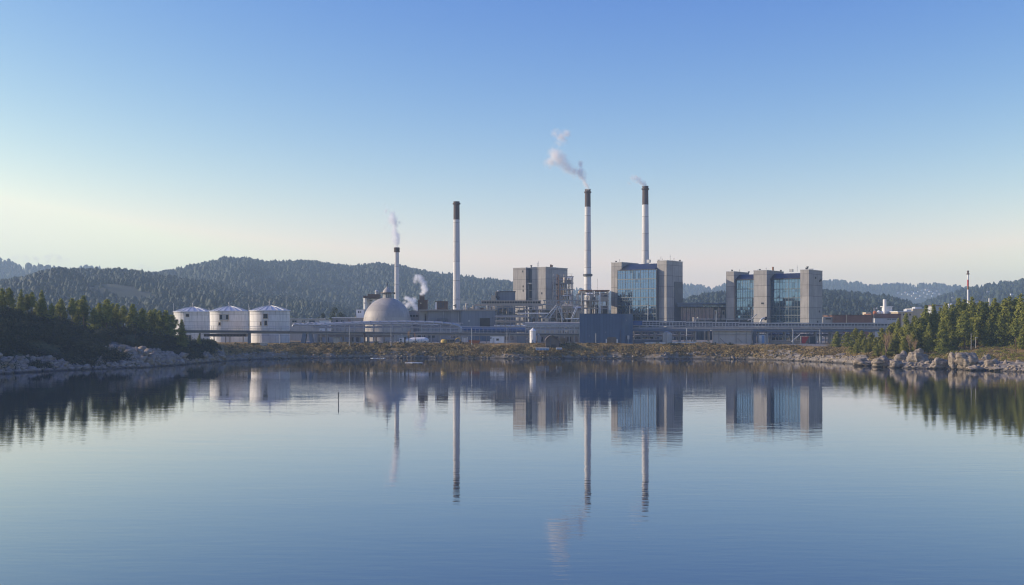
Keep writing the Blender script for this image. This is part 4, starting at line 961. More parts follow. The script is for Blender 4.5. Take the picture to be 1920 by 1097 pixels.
def pipe_trestle(name, label, p0, p1, D, levels, step, mat, seed, foot=GZ, dep=3.0, pipes=(), braces=True, cat='pipe rack'):
    """an open trestle: posts standing on the ground carry beams at each level, with pipes lying on them"""
    rg = random.Random(seed)
    t = thing(name, label, cat, (xw((p0 + p1) / 2, D), D, GZ))
    n = max(1, int(round((p1 - p0) / step))); ps = np.linspace(p0, p1, n + 1)
    zs = [zw(q, D) for q in levels]
    for p in ps:
        X = xw(p, D); MB().box(X - .14, X + .14, D, D + .28, foot, zs[0]).box(X - .14, X + .14, D + dep, D + dep + .28, foot, zs[0]).build('column', M[mat], t)
    for z in zs:
        mb = MB()
        for y in (D - .004, D + dep + .004): MB().box(xw(p0, D) - .2, xw(p1, D) + .2, y - .02, y + .3, z - .30, z).build('beam', M[mat], t)
        mb = MB()
        for p in ps: X = xw(p, D); mb.box(X - .11, X + .11, D + .305, D + dep - .02, z - .26, z - .03)
        mb.build('cross_beam', M[mat], t)
    if braces:
        mb = MB()
        for a, b_ in zip(ps[:-1], ps[1:]):
            if rg.random() < .6:
                i = rg.randrange(len(zs)); zt_ = zs[i]; zb_ = zs[i + 1] if i + 1 < len(zs) else max(foot, zt_ - 4)
                A, Bb = (a, b_) if rg.random() < .5 else (b_, a)
                mb.tube((xw(A, D), D + .14, zt_ - .2), (xw(Bb, D), D + .14, zb_), .07, 4)
        if mb.v: mb.build('brace', M[mat], t)
    for (li, y, r, mt) in pipes:
        z = zs[li] + r
        MB().tube((xw(p0, D) - rg.uniform(0, 1.5), D + y, z), (xw(p1, D) + rg.uniform(0, 1.5), D + y, z), r, 8).build('pipe', M[mt], t, True)
    return t
# right-hand pipe bridge
def pipe_bridge():
    D = 392; t = thing('pipe_bridge', 'long two storey lattice pipe bridge from the blue warehouse to the right hand pines', 'pipe bridge', (xw(1435, D), D, GZ))
    for a, b_ in [(1187 + i * 49.6, 1187 + (i + 1) * 49.6) for i in range(10)]:
        f = min(1.0, (a - 1187) / 230.0); yt, ym, yd, yb = 602.2 + 3.8 * f, 610.6 + 1.6 * f, 617.6 + 1.0 * f, 620.8 + 1.0 * f
        mb = MB().pbox(a, b_ - .1, yt - .9, yt + 1.3, D - .1, .3).pbox(a, b_ - .1, ym - .6, ym + .8, D - .1, .3).pbox(a, b_ - .1, yt - .9, yt + 1.0, D + 3.2, .3).pbox(a, b_ - .1, ym - .6, ym + .6, D + 3.2, .3)
        mb.build('chord', M['pale_steel'], t)
        mb = MB(); k = 8
        for i in range(k):
            p = a + (b_ - a) * i / k; mb.pbox(p - .45, p + .45, yt + 1.31, ym - .61, D - .04, .2)
            if i % 2 == 0: mb.pbox(p - .3, p + .3, ym + .81, yd - .5, D - .03, .16)
        mb.pbox(a, b_ - .1, yt + 4, yt + 4.6, D - .02, .12).pbox(a, b_ - .1, 613.6, 614.2, D - .03, .12)
        mb.build('lattice', M['pale_steel'], t)
        MB().pbox(a, b_ - .1, yd - .4, yb, D - .25, 3.8).build('deck', M['slate_roof'], t)
        MB().pbox(a, b_ - .1, yt + 1.8, ym - .4, D + 1.6, .12).build('inner_panel', M['slate_panel'], t)
    for p in (1204, 1228, 1256, 1276, 1305, 1330, 1424, 1440, 1473, 1486, 1531, 1560, 1600, 1640, 1678):
        z = zw(620.8 + min(1.0, max(0, p - 1187) / 230.0) + .02, D); X = xw(p, D)
        MB().box(X - .2, X + .2, D + .4, D + .8, GZ - .3, z).box(X - .2, X + .2, D + 2.6, D + 3.0, GZ - .3, z).tube((X, D + .8, z - .6), (X, D + 2.6, GZ + 1.5), .08, 4).build('trestle', M['steel'], t)
    for y, z, r, mt in ((D + .7, zw(616.4, D), .28, 'pale_steel'), (D + 1.2, zw(614.4, D), .2, 'steel'), (D + 2.2, zw(616.6, D), .33, 'pale_concrete')):
        MB().tube((xw(1188, D), y, z), (xw(1680, D), y, z), r, 8).build('pipe', M[mt], t, True)
    MB().pbox(1187.3, 1204, 601.6, 610.2, D - .6, .45).build('blue_panel', M['blue_paint'], t)
    return t
pipe_bridge()
def canopy():
    D = 402; t = thing('valve_gallery', 'long grey valve gallery with a thin roof above the pipe bridge', 'building', (xw(1360, D), D, GZ))
    MB().pbox(1306, 1408, 600.5, 615, D, 3).build('wall', M['slate_panel'], t)
    MB().pbox(1303, 1411, 597.6, 598.8, D - 1.0, 5).build('roof', M['pale_steel'], t)
    for p in (1305, 1322, 1342, 1362, 1386, 1409): MB().gbox(p - .5, p + .5, 598.9, D - .8, .25).build('column', M['pale_steel'], t)
    for p, w_ in ((1300, 3), (1308, 2.2)): MB().pbox(p, p + w_, 594.5, 606, D - .5, 1.5).build('cabinet', M['cream_wall'], t)
    MB().path([at(1402, 601, D - 1.4), at(1410, 598, D - 1.4), at(1414, 593, D - 1.4), at(1419, 589, D - 1.4)], .18, 6).build('vent_pipe', M['pale_steel'], t)
canopy()
def gooseneck():
    D = 399; t = thing('gooseneck_duct', 'bent grey gooseneck duct with a dark mouth before the middle pier', 'duct', (xw(1428, D), D, GZ))
    MB().path([at(1426, 615, D), at(1426, 603, D), at(1427.5, 599, D), at(1431, 596.8, D), at(1434, 597, D)], .38, 10).build('pipe', M['pale_steel'], t, True)
    MB().tube(at(1434, 597, D), at(1437, 597.4, D), .62, 12, .7).build('mouth', M['dark_opening'], t, True)
gooseneck()
# duct in saturated blue
def blue_duct():
    D = 396.5; t = thing('blue_duct', 'long bright blue horizontal duct behind the gangway rail', 'duct', (xw(925, D), D, GZ))
    MB().tube(at(865, 617.6, D), at(985, 618.4, D), .80, 16).build('shell', M['blue_paint'], t, True)
    for p in (866, 885, 905, 930, 957, 984.5): MB().tube(at(p - .6, 617.9, D), at(p + .6, 617.9, D), .88, 16).build('collar', M['slate_roof'], t)
    for p in (870, 890, 912, 938, 962, 980): MB().gbox(p - .5, p + .5, 622, D - .2, .5).build('leg', M['steel'], t)
    MB().tube(at(864, 613.2, D - .8), at(986, 613.6, D - .8), .16, 8).build('pipe', M['pale_steel'], t)
blue_duct()
# steelwork in the middle of the plant
def process_frame(label, p0, p1, D, levels, cols, mat, seed, dep=8, vessels=4, pipes=14, bra=.5, stuff_r=(.12, .3)):
    rg = random.Random(seed)
    t = thing('process_frame', label, 'steel frame', (xw((p0 + p1) / 2, D), D, GZ))
    zs = [zw(q, D) for q in levels]; ps = np.linspace(p0, p1, cols)
    for p in ps:
        X = xw(p, D); MB().box(X - .2, X + .2, D, D + .4, GZ - .3, zs[0] + rg.choice([0, 0, .6, 1.4])).box(X - .18, X + .18, D + dep, D + dep + .36, GZ - .3, zs[0]).build('column', M[mat], t)
    for z in zs:
        MB().box(xw(p0, D) - .4, xw(p1, D) + .4, D - .03, D + .25, z - .4, z).build('beam', M[mat], t); MB().box(xw(p0, D) - .4, xw(p1, D) + .4, D + dep - .03, D + dep + .25, z - .4, z).build('beam', M[mat], t)
        if rg.random() < .7: MB().box(xw(p0, D), xw(p1, D) - .2, D + .26, D + dep - .05, z - .3, z - .12).build('floor', M['steel'], t)
        mb = MB()
        for q in np.arange(xw(p0, D), xw(p1, D), 1.6): mb.tube((q, D, z), (q, D, z + 1.1), .035, 3)
        mb.tube((xw(p0, D), D, z + 1.1), (xw(p1, D), D, z + 1.1), .045, 4).tube((xw(p0, D), D, z + .55), (xw(p1, D), D, z + .55), .03, 4)
        mb.build('railing', M[mat], t)
    mb = MB()
    for a, b_ in zip(ps[:-1], ps[1:]):
        for zt_, zb_ in zip(zs, zs[1:] + [GZ]):
            if rg.random() < bra:
                A, Bb = (a, b_) if rg.random() < .5 else (b_, a); mb.tube((xw(A, D), D + .2, zt_ - .3), (xw(Bb, D), D + .2, zb_), .08, 4)
    if mb.v: mb.build('brace', M[mat], t)
    X0, X1, zb_, zt_ = xw(p0, D), xw(p1, D), GZ, zs[0]
    for i in range(pipes):
        y = D + rg.uniform(-.6, dep - 1); r = rg.uniform(*stuff_r); mt = rg.choice(['pale_steel', 'pale_steel', 'steel', 'beige_steel', 'white_paint', 'brown_metal'])
        xa = rg.uniform(X0, X1); za = rg.uniform(zb_, zt_); L1 = rg.uniform(2, (X1 - X0) * .6); h = rg.uniform(1, 6)
        pts = rg.choice([[(xa, y, zb_), (xa, y, zt_ + rg.uniform(-1, 2))], [(xa, y, za), (min(X1, xa + L1), y, za), (min(X1, xa + L1), y, max(zb_, za - h))], [(xa, y, za), (min(X1, xa + L1), y, za)], [(xa, y, zb_), (xa, y, za), (max(X0, xa - L1), y, za)]])
        MB().path(pts, r, 6).build('pipe', M[mt], t)
    for i in range(vessels):
        r = rg.uniform(.8, 1.7); x = rg.uniform(X0 + r, X1 - r); y = D + rg.uniform(1.5, dep - 1); z0 = rg.choice([GZ] + zs[1:]); h = min(rg.uniform(2.5, 6), zt_ - z0 - .3)
        if h < 1: continue
        mt = rg.choice(['pale_steel', 'white_paint', 'cream_wall', 'dark_steel', 'steel'])
        if rg.random() < .6: MB().lathe(x, y, [(r * .3, z0), (r * .9, z0 + .2), (r, z0 + .6), (r, z0 + h - .6), (r * .8, z0 + h - .15), (r * .2, z0 + h)], 16).build('vessel', M[mt], t, True)
        else: MB().tube((x - r * 1.6, y, z0 + r + .5), (x + r * 1.6, y, z0 + r + .5), r * .8, 14).box(x - r, x - r * .8, y - .4, y + .4, z0, z0 + r * .5).box(x + r * .8, x + r, y - .4, y + .4, z0, z0 + r * .5).build('vessel', M[mt], t, True)
    for i in range(vessels):
        x = rg.uniform(X0, X1 - 3); y = D + rg.uniform(1, dep - 2); z0 = rg.choice([GZ] + zs[1:]); w_, h = rg.uniform(1.5, 3.5), rg.uniform(1.2, 3)
        MB().box(x, x + w_, y, y + 2, z0, z0 + h).build('cabin', M[rg.choice(['beige_wall', 'cream_wall', 'slate_panel', 'dark_steel', 'grey_cladding'])], t)
    return t
process_frame('tall open steel frame with dark vessels left under the beige pipe bridge', 932, 984, 462, (575, 590, 604), 6, 'beige_steel', 31, 10, 5, 18)
process_frame('wide open steel frame full of pipes below the boiler house', 984, 1044, 458, (580, 594, 607), 6, 'steel', 32, 10, 5, 22)
process_frame('steel frame with pale bent pipes just left of the blue warehouse', 1044, 1092, 452, (573, 585, 597, 609), 6, 'beige_steel', 33, 10, 5, 20)
process_frame('grey stair tower of steel wrapped round the right side of the boiler house', 1038, 1074, 492, (518, 530, 542, 553), 4, 'steel', 34, 9, 3, 26, .8)
process_frame('low rooftop steel frame with rusty plant beside the glass fronted tower', 1084, 1140, 474, (551, 563, 577), 6, 'beige_steel', 35, 9, 6, 18)
def truss_bridge():
    D = 468; t = thing('truss_bridge', 'beige truss bridge with a row of dark openings below the boiler house', 'pipe bridge', (xw(960, D), D, GZ))
    MB().pbox(902, 1015, 563.2, 565.2, D, 4).pbox(902, 1015, 568.8, 570.0, D, 4).build('chord', M['beige_steel'], t)
    MB().pbox(890, 1018, 570.02, 573.4, D - 1.0, 6).build('deck', M['beige_steel'], t)
    MB().pbox(904, 1014, 565.2, 568.8, D + 1.6, .2).build('inner_panel', M['dark_opening'], t)
    for i in range(24): MB().pbox(902 + i * 4.8, 903.3 + i * 4.8, 565.21, 568.79, D + .02, .25).build('post', M['beige_steel'], t)
    MB().pbox(1018.1, 1088, 562.4, 564.2, D + 1, 3).pbox(1018.1, 1088, 569.5, 572, D + 1, 3).build('chord', M['steel'], t)
    for i in range(12): MB().pbox(1020 + i * 5.9, 1021.2 + i * 5.9, 564.21, 569.49, D + 1.02, .25).build('post', M['steel'], t)
    for p in (892, 916, 944, 982, 1017, 1050, 1086): MB().gbox(p - .7, p + .7, 573.45 if p < 1018 else 572.05, D + 1.2, .6).build('leg', M['beige_steel'], t)
    MB().pbox(896, 934, 577, 579.5, D - 1, 1.2).build('pipe_tray', M['beige_steel'], t)
truss_bridge()
def hopper_house():
    D = 476; t = thing('hopper_house', 'blue grey sloped hopper building just left of the boiler house', 'building', (xw(945, D), D + 9, GZ))
    MB().gbox(932, 966, 547, D + 14, 8).build('wall', M['hall_cladding'], t)
    MB().pbox(930, 967, 545.8, 546.95, D + 13.5, 9).build('roof', M['dark_steel'], t)
    MB().path([at(931, 547, D + 13), at(930.5, 552, D + 13), at(932, 557, D + 13), at(936, 560, D + 13)], .7, 8).build('duct', M['dark_steel'], t, True)
    MB().lathe(xw(934, D + 13), D + 13, [(.4, zw(547, D + 13)), (.7, zw(546, D + 13)), (.3, zw(545, D + 13))], 8).build('vent', M['white_paint'], t)
    MB().gbox(921, 929, 554, D + 8, 6).build('annex', M['cream'], t)
hopper_house()
def crane_frame():
    D = 444; t = thing('a_frame', 'pale lattice A frame rising behind the cream cabins', 'lattice frame', (xw(1030, D), D, GZ))
    for p0, q0, p1, q1 in ((1043, 572.5, 1022, 596), (1046, 574, 1029, 598), (1044, 572.5, 1056, 600), (1047, 574, 1053, 581), (1053, 581, 1054, 604)):
        MB().tube(at(p0, q0, D), at(p1, q1, D), .20, 6).build('leg', M['pale_steel'], t)
    mb = MB()
    for f in np.linspace(.15, .95, 8): mb.tube(at(1043 - 21 * f, 572.5 + 23.5 * f, D), at(1046 - 17 * min(1, f + .08), 574 + 24 * min(1, f + .08), D), .06, 4)
    mb.build('lacing', M['pale_steel'], t)
    MB().tube(at(972, 587.5, D), at(1028, 587.5, D), .2, 6).build('boom', M['white_paint'], t)
    MB().tube(at(1054, 604, D), at(1054, 642, D), .22, 6).tube(at(1022, 596, D), at(1022, 642, D), .22, 6).tube(at(1029, 598, D), at(1029, 642, D), .22, 6).build('post', M['steel'], t)
crane_frame()
def ladder_boom():
    D = 440; t = thing('lattice_ladder', 'leaning pale lattice ladder left of the rooftop plant', 'lattice frame', (xw(1078, D), D, GZ))
    a0, a1, b0, b1 = at(1084, 573, D), at(1073, 598, D), at(1081, 574, D), at(1071, 597, D)
    MB().tube(a0, a1, .12, 5).tube(b0, b1, .12, 5).build('rail', M['white_paint'], t)
    mb = MB()
    for f in np.linspace(0, 1, 12): mb.tube(a0.lerp(a1, f), b0.lerp(b1, f), .07, 4)
    mb.build('rung', M['white_paint'], t)
    MB().tube(at(1072, 597.5, D), at(1072, 642, D), .15, 5).build('post', M['steel'], t)
    MB().pbox(1060, 1086, 596.6, 598.6, D + .2, .4).build('beam', M['white_paint'], t)
ladder_boom()
def flat_roof():
    D = 482; t = thing('flat_brown_canopy', 'thin flat brown canopy roof on posts left of the glass fronted tower', 'canopy', (xw(1115, D), D, GZ))
    MB().pbox(1088, 1143, 543.6, 546.4, D, 12).build('roof', M['rust'], t)
    MB().pbox(1086, 1098, 545.5, 550, D - .6, 8).build('fascia', M['cream'], t)
    for p in (1090, 1104, 1121, 1138): MB().gbox(p - .6, p + .6, 546.45 if p > 1098 else 550.1, D + .3, .5).build('post', M['beige_steel'], t)
    MB().pbox(1100, 1141, 549, 552, D + 5, .4).build('beam', M['white_wall'], t)
    x0, x1, y = xw(1099, D), xw(1111, D), D - 2.2; z = zw(553.5, D)
    MB().tube((x0, y, z), (x1, y, z), .85, 14).build('drum', M['white_paint'], t, True)
    MB().tube((x0 - .3, y, z), (x0, y, z), .55, 12, .84).tube((x1, y, z), (x1 + .3, y, z), .84, 12, .55).build('drum_end', M['white_paint'], t, True)
    MB().gbox(1101, 1102.2, 558, y, .3).gbox(1108, 1109.2, 558, y, .3).build('saddle', M['steel'], t)
    MB().lathe(xw(1104.5, D), D - 4, [(.42, GZ), (.42, zw(556, D)), (.5, zw(555.6, D)), (.1, zw(554.6, D))], 10).build('vent_pipe', M['pale_steel'], t, True)
    MB().tube(at(1125, 581, D - 3), at(1140, 581, D - 3), 1.7, 16).build('tank', M['dark_steel'], t, True)
    MB().tube(at(1107, 580, D - 3), at(1121, 580, D - 3), 1.9, 16).build('tank', M['dark_steel'], t, True)
    MB().gbox(1107, 1140, 588.6, D - 4, 3).build('plinth', M['beige_wall'], t)
flat_roof()
def cabins():
    D = 420; t = thing('cream_cabins', 'stepped cream cabins with small windows under the pale A frame', 'cabin', (xw(1020, D), D, GZ))
    MB().gbox(1001, 1047, 603.5, D, 5).build('wall', M['cream'], t)
    MB().pbox(1016, 1028, 596.8, 603.45, D + .3, 4).build('upper_cabin', M['cream'], t)
    MB().pbox(1018.5, 1021, 599, 601.8, D + .22, .07).pbox(1020, 1024.5, 604.8, 606.4, D - .08, .07).build('window', M['dark_opening'], t)
    for p in (1038, 1042): MB().pbox(p, p + 3, 604.6, 606.6, D - .08, .07).build('window', M['dark_glass'], t)
    MB().pbox(1000, 1048, 602.9, 603.45, D - .15, .14).build('eave', M['pale_steel'], t)
cabins()
pipe_trestle('pipe_trestle', 'open pipe trestle behind the white silo and the dark hut', 986, 1086, 398, (607.5, 612, 618), 9, 'pale_steel', 41, pipes=[(0, .6, .22, 'pale_steel'), (0, 1.5, .3, 'pale_concrete'), (1, .5, .2, 'white_paint'), (1, 1.3, .3, 'pale_steel'), (2, .8, .25, 'pale_steel'), (2, 1.8, .35, 'steel')])
pipe_trestle('pipe_trestle', 'thin pipe trestle in front of the domed gas holder wall', 592, 862, 400, (607, 614), 18, 'pale_steel', 42, dep=2.2, pipes=[(0, .5, .16, 'pale_steel'), (1, .6, .22, 'steel'), (1, 1.4, .18, 'pale_steel')])
pipe_trestle('pipe_trestle', 'low pipe trestle under the gangway left of the white trailer', 596, 735, 400, (627.5, 631), 15, 'beige_steel', 43, dep=2.2, pipes=[(0, .5, .2, 'steel'), (1, .7, .22, 'beige_steel')], braces=False)
pipe_trestle('pipe_trestle', 'tall bare pipe trestle between the grey hall and the beige truss bridge', 930, 985, 440, (594, 603, 612), 9, 'beige_steel', 44, pipes=[(0, .6, .2, 'pale_steel'), (1, .8, .25, 'beige_steel'), (2, .6, .3, 'white_paint'), (2, 1.4, .2, 'pale_steel')])
pipe_trestle('pipe_trestle', 'low cluttered pipe trestle under the pipe bridge right of the blue warehouse', 1190, 1300, 402, (622, 630), 14, 'steel', 45, dep=4, pipes=[(0, 1, .3, 'pale_steel'), (0, 2, .25, 'brown_metal'), (1, .6, .3, 'pale_concrete'), (1, 1.8, .35, 'steel')])
pipe_trestle('pipe_trestle', 'low pipe trestle under the pipe bridge near the small round pines', 1420, 1580, 402, (622.5, 629), 13, 'steel', 46, dep=4, pipes=[(0, 1, .3, 'pale_steel'), (1, .6, .3, 'slate_panel'), (1, 1.8, .35, 'steel')])

# ------------------------------------------------------------------ small things along the shore road
def slender_silo():
    D = 383; t = thing('white_silo', 'small white round silo with a pointed roof beside the dark hut', 'silo', (xw(999.3, D), D + 1.2, GZ)); x, y = xw(999.3, D), D + 1.2; r = 6.0 * D / F
    MB().lathe(x, y, [(r, GZ - .2), (r, zw(620.8, D))], 12).build('wall', M['white_paint'], t)
    MB().lathe(x, y, [(r + .12, zw(620.9, D)), (r + .1, zw(620.3, D)), (.12, zw(615.2, D)), (.08, zw(614.6, D))], 12).build('roof', M['white_paint'], t)
    MB().pbox(997.5, 1000.5, 637, 643.5, D + .02, .12).build('door', M['pale_steel'], t)
    MB().pbox(1004.6, 1006.3, 639.8, 643.8, D - .3, .6).build('control_box', M['dark_steel'], t)
    MB().lathe(x + 2.0, y + .5, [(.5, GZ), (.5, zw(628, D)), (.1, zw(626, D))], 10).build('side_vessel', M['cream_wall'], t, True)
slender_silo()
def dark_hut():
    D = 376; t = thing('boat_hut', 'small dark hut with a high rounded roof at the water edge', 'hut', (xw(1036, D), D, 2.6))
    pts = [(1022.3, 640), (1023.5, 637), (1026, 634), (1029, 631.8), (1032, 630.4), (1034, 629.8), (1037.5, 630.6), (1041, 632.4), (1044, 634.8), (1047, 638), (1049.5, 641.2)]
    poly = [(xw(p, D), zw(q, D)) for p, q in pts]
    full = poly + [(xw(1047, D), zw(656, D)), (xw(1024, D), zw(656, D))]
    MB().prism(full[::-1], D, D + 5).build('wall', M['brown_steel'], t)
    mb = MB()
    for (xa, za), (xb, zb) in zip(poly[:-1], poly[1:]):
        mb.add([(xa, D - .7, za + .02), (xb, D - .7, zb + .02), (xb, D + 5.5, zb + .02), (xa, D + 5.5, za + .02), (xa, D - .7, za + .28), (xb, D - .7, zb + .28), (xb, D + 5.5, zb + .28), (xa, D + 5.5, za + .28)],
               [(0,3,2,1),(4,5,6,7),(0,1,5,4),(1,2,6,5),(2,3,7,6),(3,0,4,7)])
    mb.build('roof', M['hut_roof'], t)
    MB().pbox(1033.2, 1041.5, 646, 655.5, D - .12, .11).build('door', M['dark_opening'], t)
    MB().pbox(1025, 1030.5, 648, 653, D - .1, .09).build('window', M['dark_opening'], t)
    MB().pbox(1032, 1033, 632, 655, D - .16, .15).build('post', M['slate_panel'], t)
M['hut_roof'] = surface('hut_roof', (.16, .135, .115), .8, vary=.4, streak=.3)
dark_hut()
def pontoon(p0, p1, q0, q1, D, label):
    t = thing('pontoon', label, 'pontoon', (xw((p0 + p1) / 2, D), D, .2), group='pale blue pontoons by the hut')
    MB().pbox(p0, p1, q0, q0 + 1.2, D, 3).build('deck', M['white_paint'], t)
    MB().pbox(p0 + .5, p1 - .5, q0 + 1.22, q1, D + .15, 2.7).build('hull', M['pale_blue'], t)
    for p in np.linspace(p0 + 1, p1 - 1, 5): MB().pbox(p - .25, p + .25, q0 + 1.22, q1, D - .04, .15).build('fender', M['white_paint'], t)
M['pale_blue'] = surface('pale_blue', (.20, .34, .52), .45, vary=.2, streak=.2)
pontoon(1004.5, 1030, 652.2, 656.8, 370, 'pale blue pontoon left of the dark hut')
pontoon(1043, 1054, 652.4, 655.6, 371, 'short pale blue pontoon right of the dark hut')
def wheels(t, xs_, y, r, mat='rubber'):
    for x in xs_:
        o = MB().tube((x, y - .12, GZ + r), (x, y + .16, GZ + r), r, 14).build('wheel', M[mat], t, True)
        MB().tube((x, y - .15, GZ + r), (x, y - .11, GZ + r), r * .5, 10).build('rim', M['pale_steel'], o)
def trailer():
    D = 388.5; t = thing('white_cabin_trailer', 'white site cabin on wheels with one dark window, on the shore road', 'trailer', (xw(932, D), D, GZ))
    MB().pbox(919, 945.3, 630.8, 643.0, D, 2.6).build('body', M['white_paint'], t)
    MB().pbox(918.6, 945.7, 630.2, 630.78, D - .1, 2.8).build('roof', M['pale_steel'], t)
    MB().pbox(919.5, 921.5, 632.6, 635.4, D - .05, .045).build('window', M['dark_opening'], t)
    f_ = MB().pbox(930, 936, 634.4, 639, D - .05, .045).build('window', M['pale_steel'], t); MB().pbox(930.8, 935, 635.2, 638.4, D - .07, .018).build('pane', M['dark_opening'], f_)
    MB().pbox(923.6, 927, 634, 643, D - .05, .045).build('door', M['pale_steel'], t)
    wheels(t, (xw(924, D), xw(940, D)), D + .2, .38)
trailer()
def tanker():
    D = 387.5; t = thing('white_tank_truck', 'long white tank truck parked behind the golden bank below the dome', 'truck', (xw(775, D), D, GZ))
    pts = [at(760, 639.6, D + 1.2), at(768, 639.2, D + 1.2), at(776, 638.6, D + 1.2), at(796, 638.4, D + 1.2), at(800, 638.8, D + 1.2), at(803.4, 639.6, D + 1.2)]
    MB().path(pts, [.8, 1.0, 1.12, 1.12, 1.0, .6], 18).build('tank', M['white_paint'], t, True)
    c_ = MB().pbox(748.5, 757.5, 633.8, 643.6, D + .1, 2.3).build('cab', M['white_paint'], t)
    MB().pbox(749.6, 753, 635.2, 638.6, D + .04, .055).build('window', M['dark_opening'], c_)
    MB().pbox(757.6, 760.6, 631.6, 644.2, D + .4, 1.6).build('stack_frame', M['dark_steel'], t)
    MB().pbox(746, 803, 643.4, 644.4, D + .2, 2).build('chassis', M['white_paint'], t)
    for p in (778, 784, 790): MB().pbox(p, p + .6, 636, 641, D + .03, .05).build('hose_hook', M['pale_blue'], t)
    wheels(t, [xw(p, D) for p in (752, 776, 780.5, 797)], D + .15, .42)
tanker()
def digger():
    D = 387; t = thing('yellow_excavator', 'yellow brown excavator with a round cab on the shore road', 'excavator', (xw(840, D), D, GZ))
    b_ = MB().lathe(xw(832.5, D), D + 1.2, [(.6, zw(643.2, D)), (1.25, zw(642.6, D)), (1.3, zw(640, D)), (1.0, zw(637.2, D)), (.5, zw(636, D))], 16).build('engine_cover', M['yellow_paint'], t, True)
    MB().pbox(838, 853.5, 636.5, 643, D + .2, 2).build('cab', M['beige_dark'], t)
    for p in (839.3, 844, 848.4): MB().pbox(p, p + 3, 637.4, 640.4, D + .12, .07).build('window', M['dark_opening'], t)
    MB().pbox(826, 855, 643.1, 644.9, D, .6).pbox(826, 855, 643.1, 644.9, D + 1.8, .6).build('track', M['rubber'], t)
    MB().path([at(850, 640, D + 1.1), at(857, 634.5, D + 1.1), at(861, 634, D + 1.1)], .22, 6).build('boom', M['yellow_paint'], t)
    MB().path([at(861, 634, D + 1.1), at(864, 640, D + 1.1)], .16, 6).build('dipper', M['yellow_paint'], t)
    MB().prism([(xw(862, D), zw(640, D)), (xw(866, D), zw(640, D)), (xw(865.4, D), zw(643, D)), (xw(862.6, D), zw(643, D))], D + .7, D + 1.5).build('bucket', M['brown_metal'], t)
digger()
def skip():
    D = 386.5; t = thing('orange_skip', 'rusty orange open skip on the shore road left of the white cabin', 'skip', (xw(889, D), D, GZ))
    P = lambda p, q: (xw(p, D), zw(q, D))
    MB().prism([P(879, 638.2), P(900, 638.8), P(897, 644.6), P(881.5, 644.6)][::-1], D, D + 2.2).build('tub', M['orange_paint'], t)
    MB().pbox(878.6, 900.4, 637.7, 638.15, D - .08, 2.4).build('rim', M['rust'], t)
    for p in (884, 889, 894): MB().pbox(p, p + .5, 639, 644.3, D - .07, .065).build('rib', M['rust'], t)
skip()
def cabinet(p0, p1, q0, D, label, mat, cat='cabinet', name='white_cabinet'):
    t = thing(name, label, cat, (xw((p0 + p1) / 2, D), D, GZ))
    MB().gbox(p0, p1, q0 + .8, D, 1.8).build('body', M[mat], t)
    MB().pbox(p0 - .4, p1 + .4, q0, q0 + .78, D - .1, 2.0).build('roof', M['pale_steel'], t)
    w_ = (p1 - p0) / 2
    for k in range(2): MB().pbox(p0 + .4 + k * w_, p0 + (k + 1) * w_ - .4, q0 + 2.2, 643.6, D - .05, .045).build('door', M['pale_steel'], t)
    MB().pbox(p0 + 1, p1 - 1, q0 + 1.2, q0 + 1.8, D - .06, .055).build('louvre', M['dark_opening'], t)
cabinet(866, 877, 631.5, 388, 'white equipment cabinet between the yellow excavator and the orange skip', 'white_paint')
cabinet(625, 637, 632, 394, 'cream equipment cabinet standing under the gangway left of the dome', 'cream_wall')
def container(p0, p1, q0, D, label, mat):
    t = thing('shipping_container', label, 'container', (xw((p0 + p1) / 2, D), D, GZ))
    MB().gbox(p0, p1, q0, D, 2.5).build('body', M[mat], t)
    mb = MB()
    k = int((p1 - p0) / 1.3)
    for i in range(k): mb.box(xw(p0 + (i + .3) * (p1 - p0) / k, D), xw(p0 + (i + .75) * (p1 - p0) / k, D), D - .07, D - .003, GZ + .2, zw(q0 + .8, D))
    mb.build('corrugation', M[mat], t)
    MB().pbox(p0 - .2, p1 + .2, q0 - .5, q0 - .02, D - .08, 2.7).build('roof', M['steel'], t)
container(969, 987, 630, 390, 'grey blue ribbed container left of the white silo', 'hall_cladding')
container(1042, 1060, 634.5, 394, 'dull beige ribbed container right behind the dark hut', 'beige_wall')
container(1516, 1530, 631, 394, 'dark blue ribbed container right of the red gate', 'slate_panel')
def red_gate():
    D = 389; t = thing('red_gate', 'red and grey boarded gate panel under the right end of the pipe bridge', 'gate', (xw(1510, D), D, GZ))
    P = lambda p, q: (xw(p, D), D, zw(q, D))
    MB().prism([(P(a, b_)[0], P(a, b_)[2]) for a, b_ in ((1503, 643.8), (1503, 631), (1517, 631), (1509.5, 643.8))], D, D + .12).build('panel', M['red_paint'], t)
    MB().prism([(P(a, b_)[0], P(a, b_)[2]) for a, b_ in ((1509.6, 643.8), (1517, 631.1), (1517, 643.8))], D + .01, D + .11).build('leaf', M['beige_dark'], t)
    MB().gbox(1501.6, 1502.9, 630, D - .05, .3).gbox(1517.1, 1518.2, 630, D - .05, .3).build('post', M['steel'], t)
red_gate()
def vat():
    D = 386; t = thing('white_vat', 'white round vat with a steel frame right of the concrete shed', 'tank', (xw(1429, D), D, GZ))
    MB().lathe(xw(1429, D), D + 1.5, [(1.2, GZ), (1.5, GZ + .5), (1.55, zw(628.5, D)), (1.4, zw(627.5, D)), (.4, zw(626.8, D))], 20).build('shell', M['white_paint'], t, True)
    for p in (1421.5, 1437, 1439): MB().gbox(p - .4, p + .4, 626, D - .1, .25).build('leg', M['pale_steel'], t)
    MB().pbox(1420, 1440, 625.4, 626.2, D - .2, 3).build('beam', M['steel'], t)
    MB().pbox(1428.5, 1433, 629, 643, D - .12, .1).build('panel', M['pale_blue'], t)
vat()
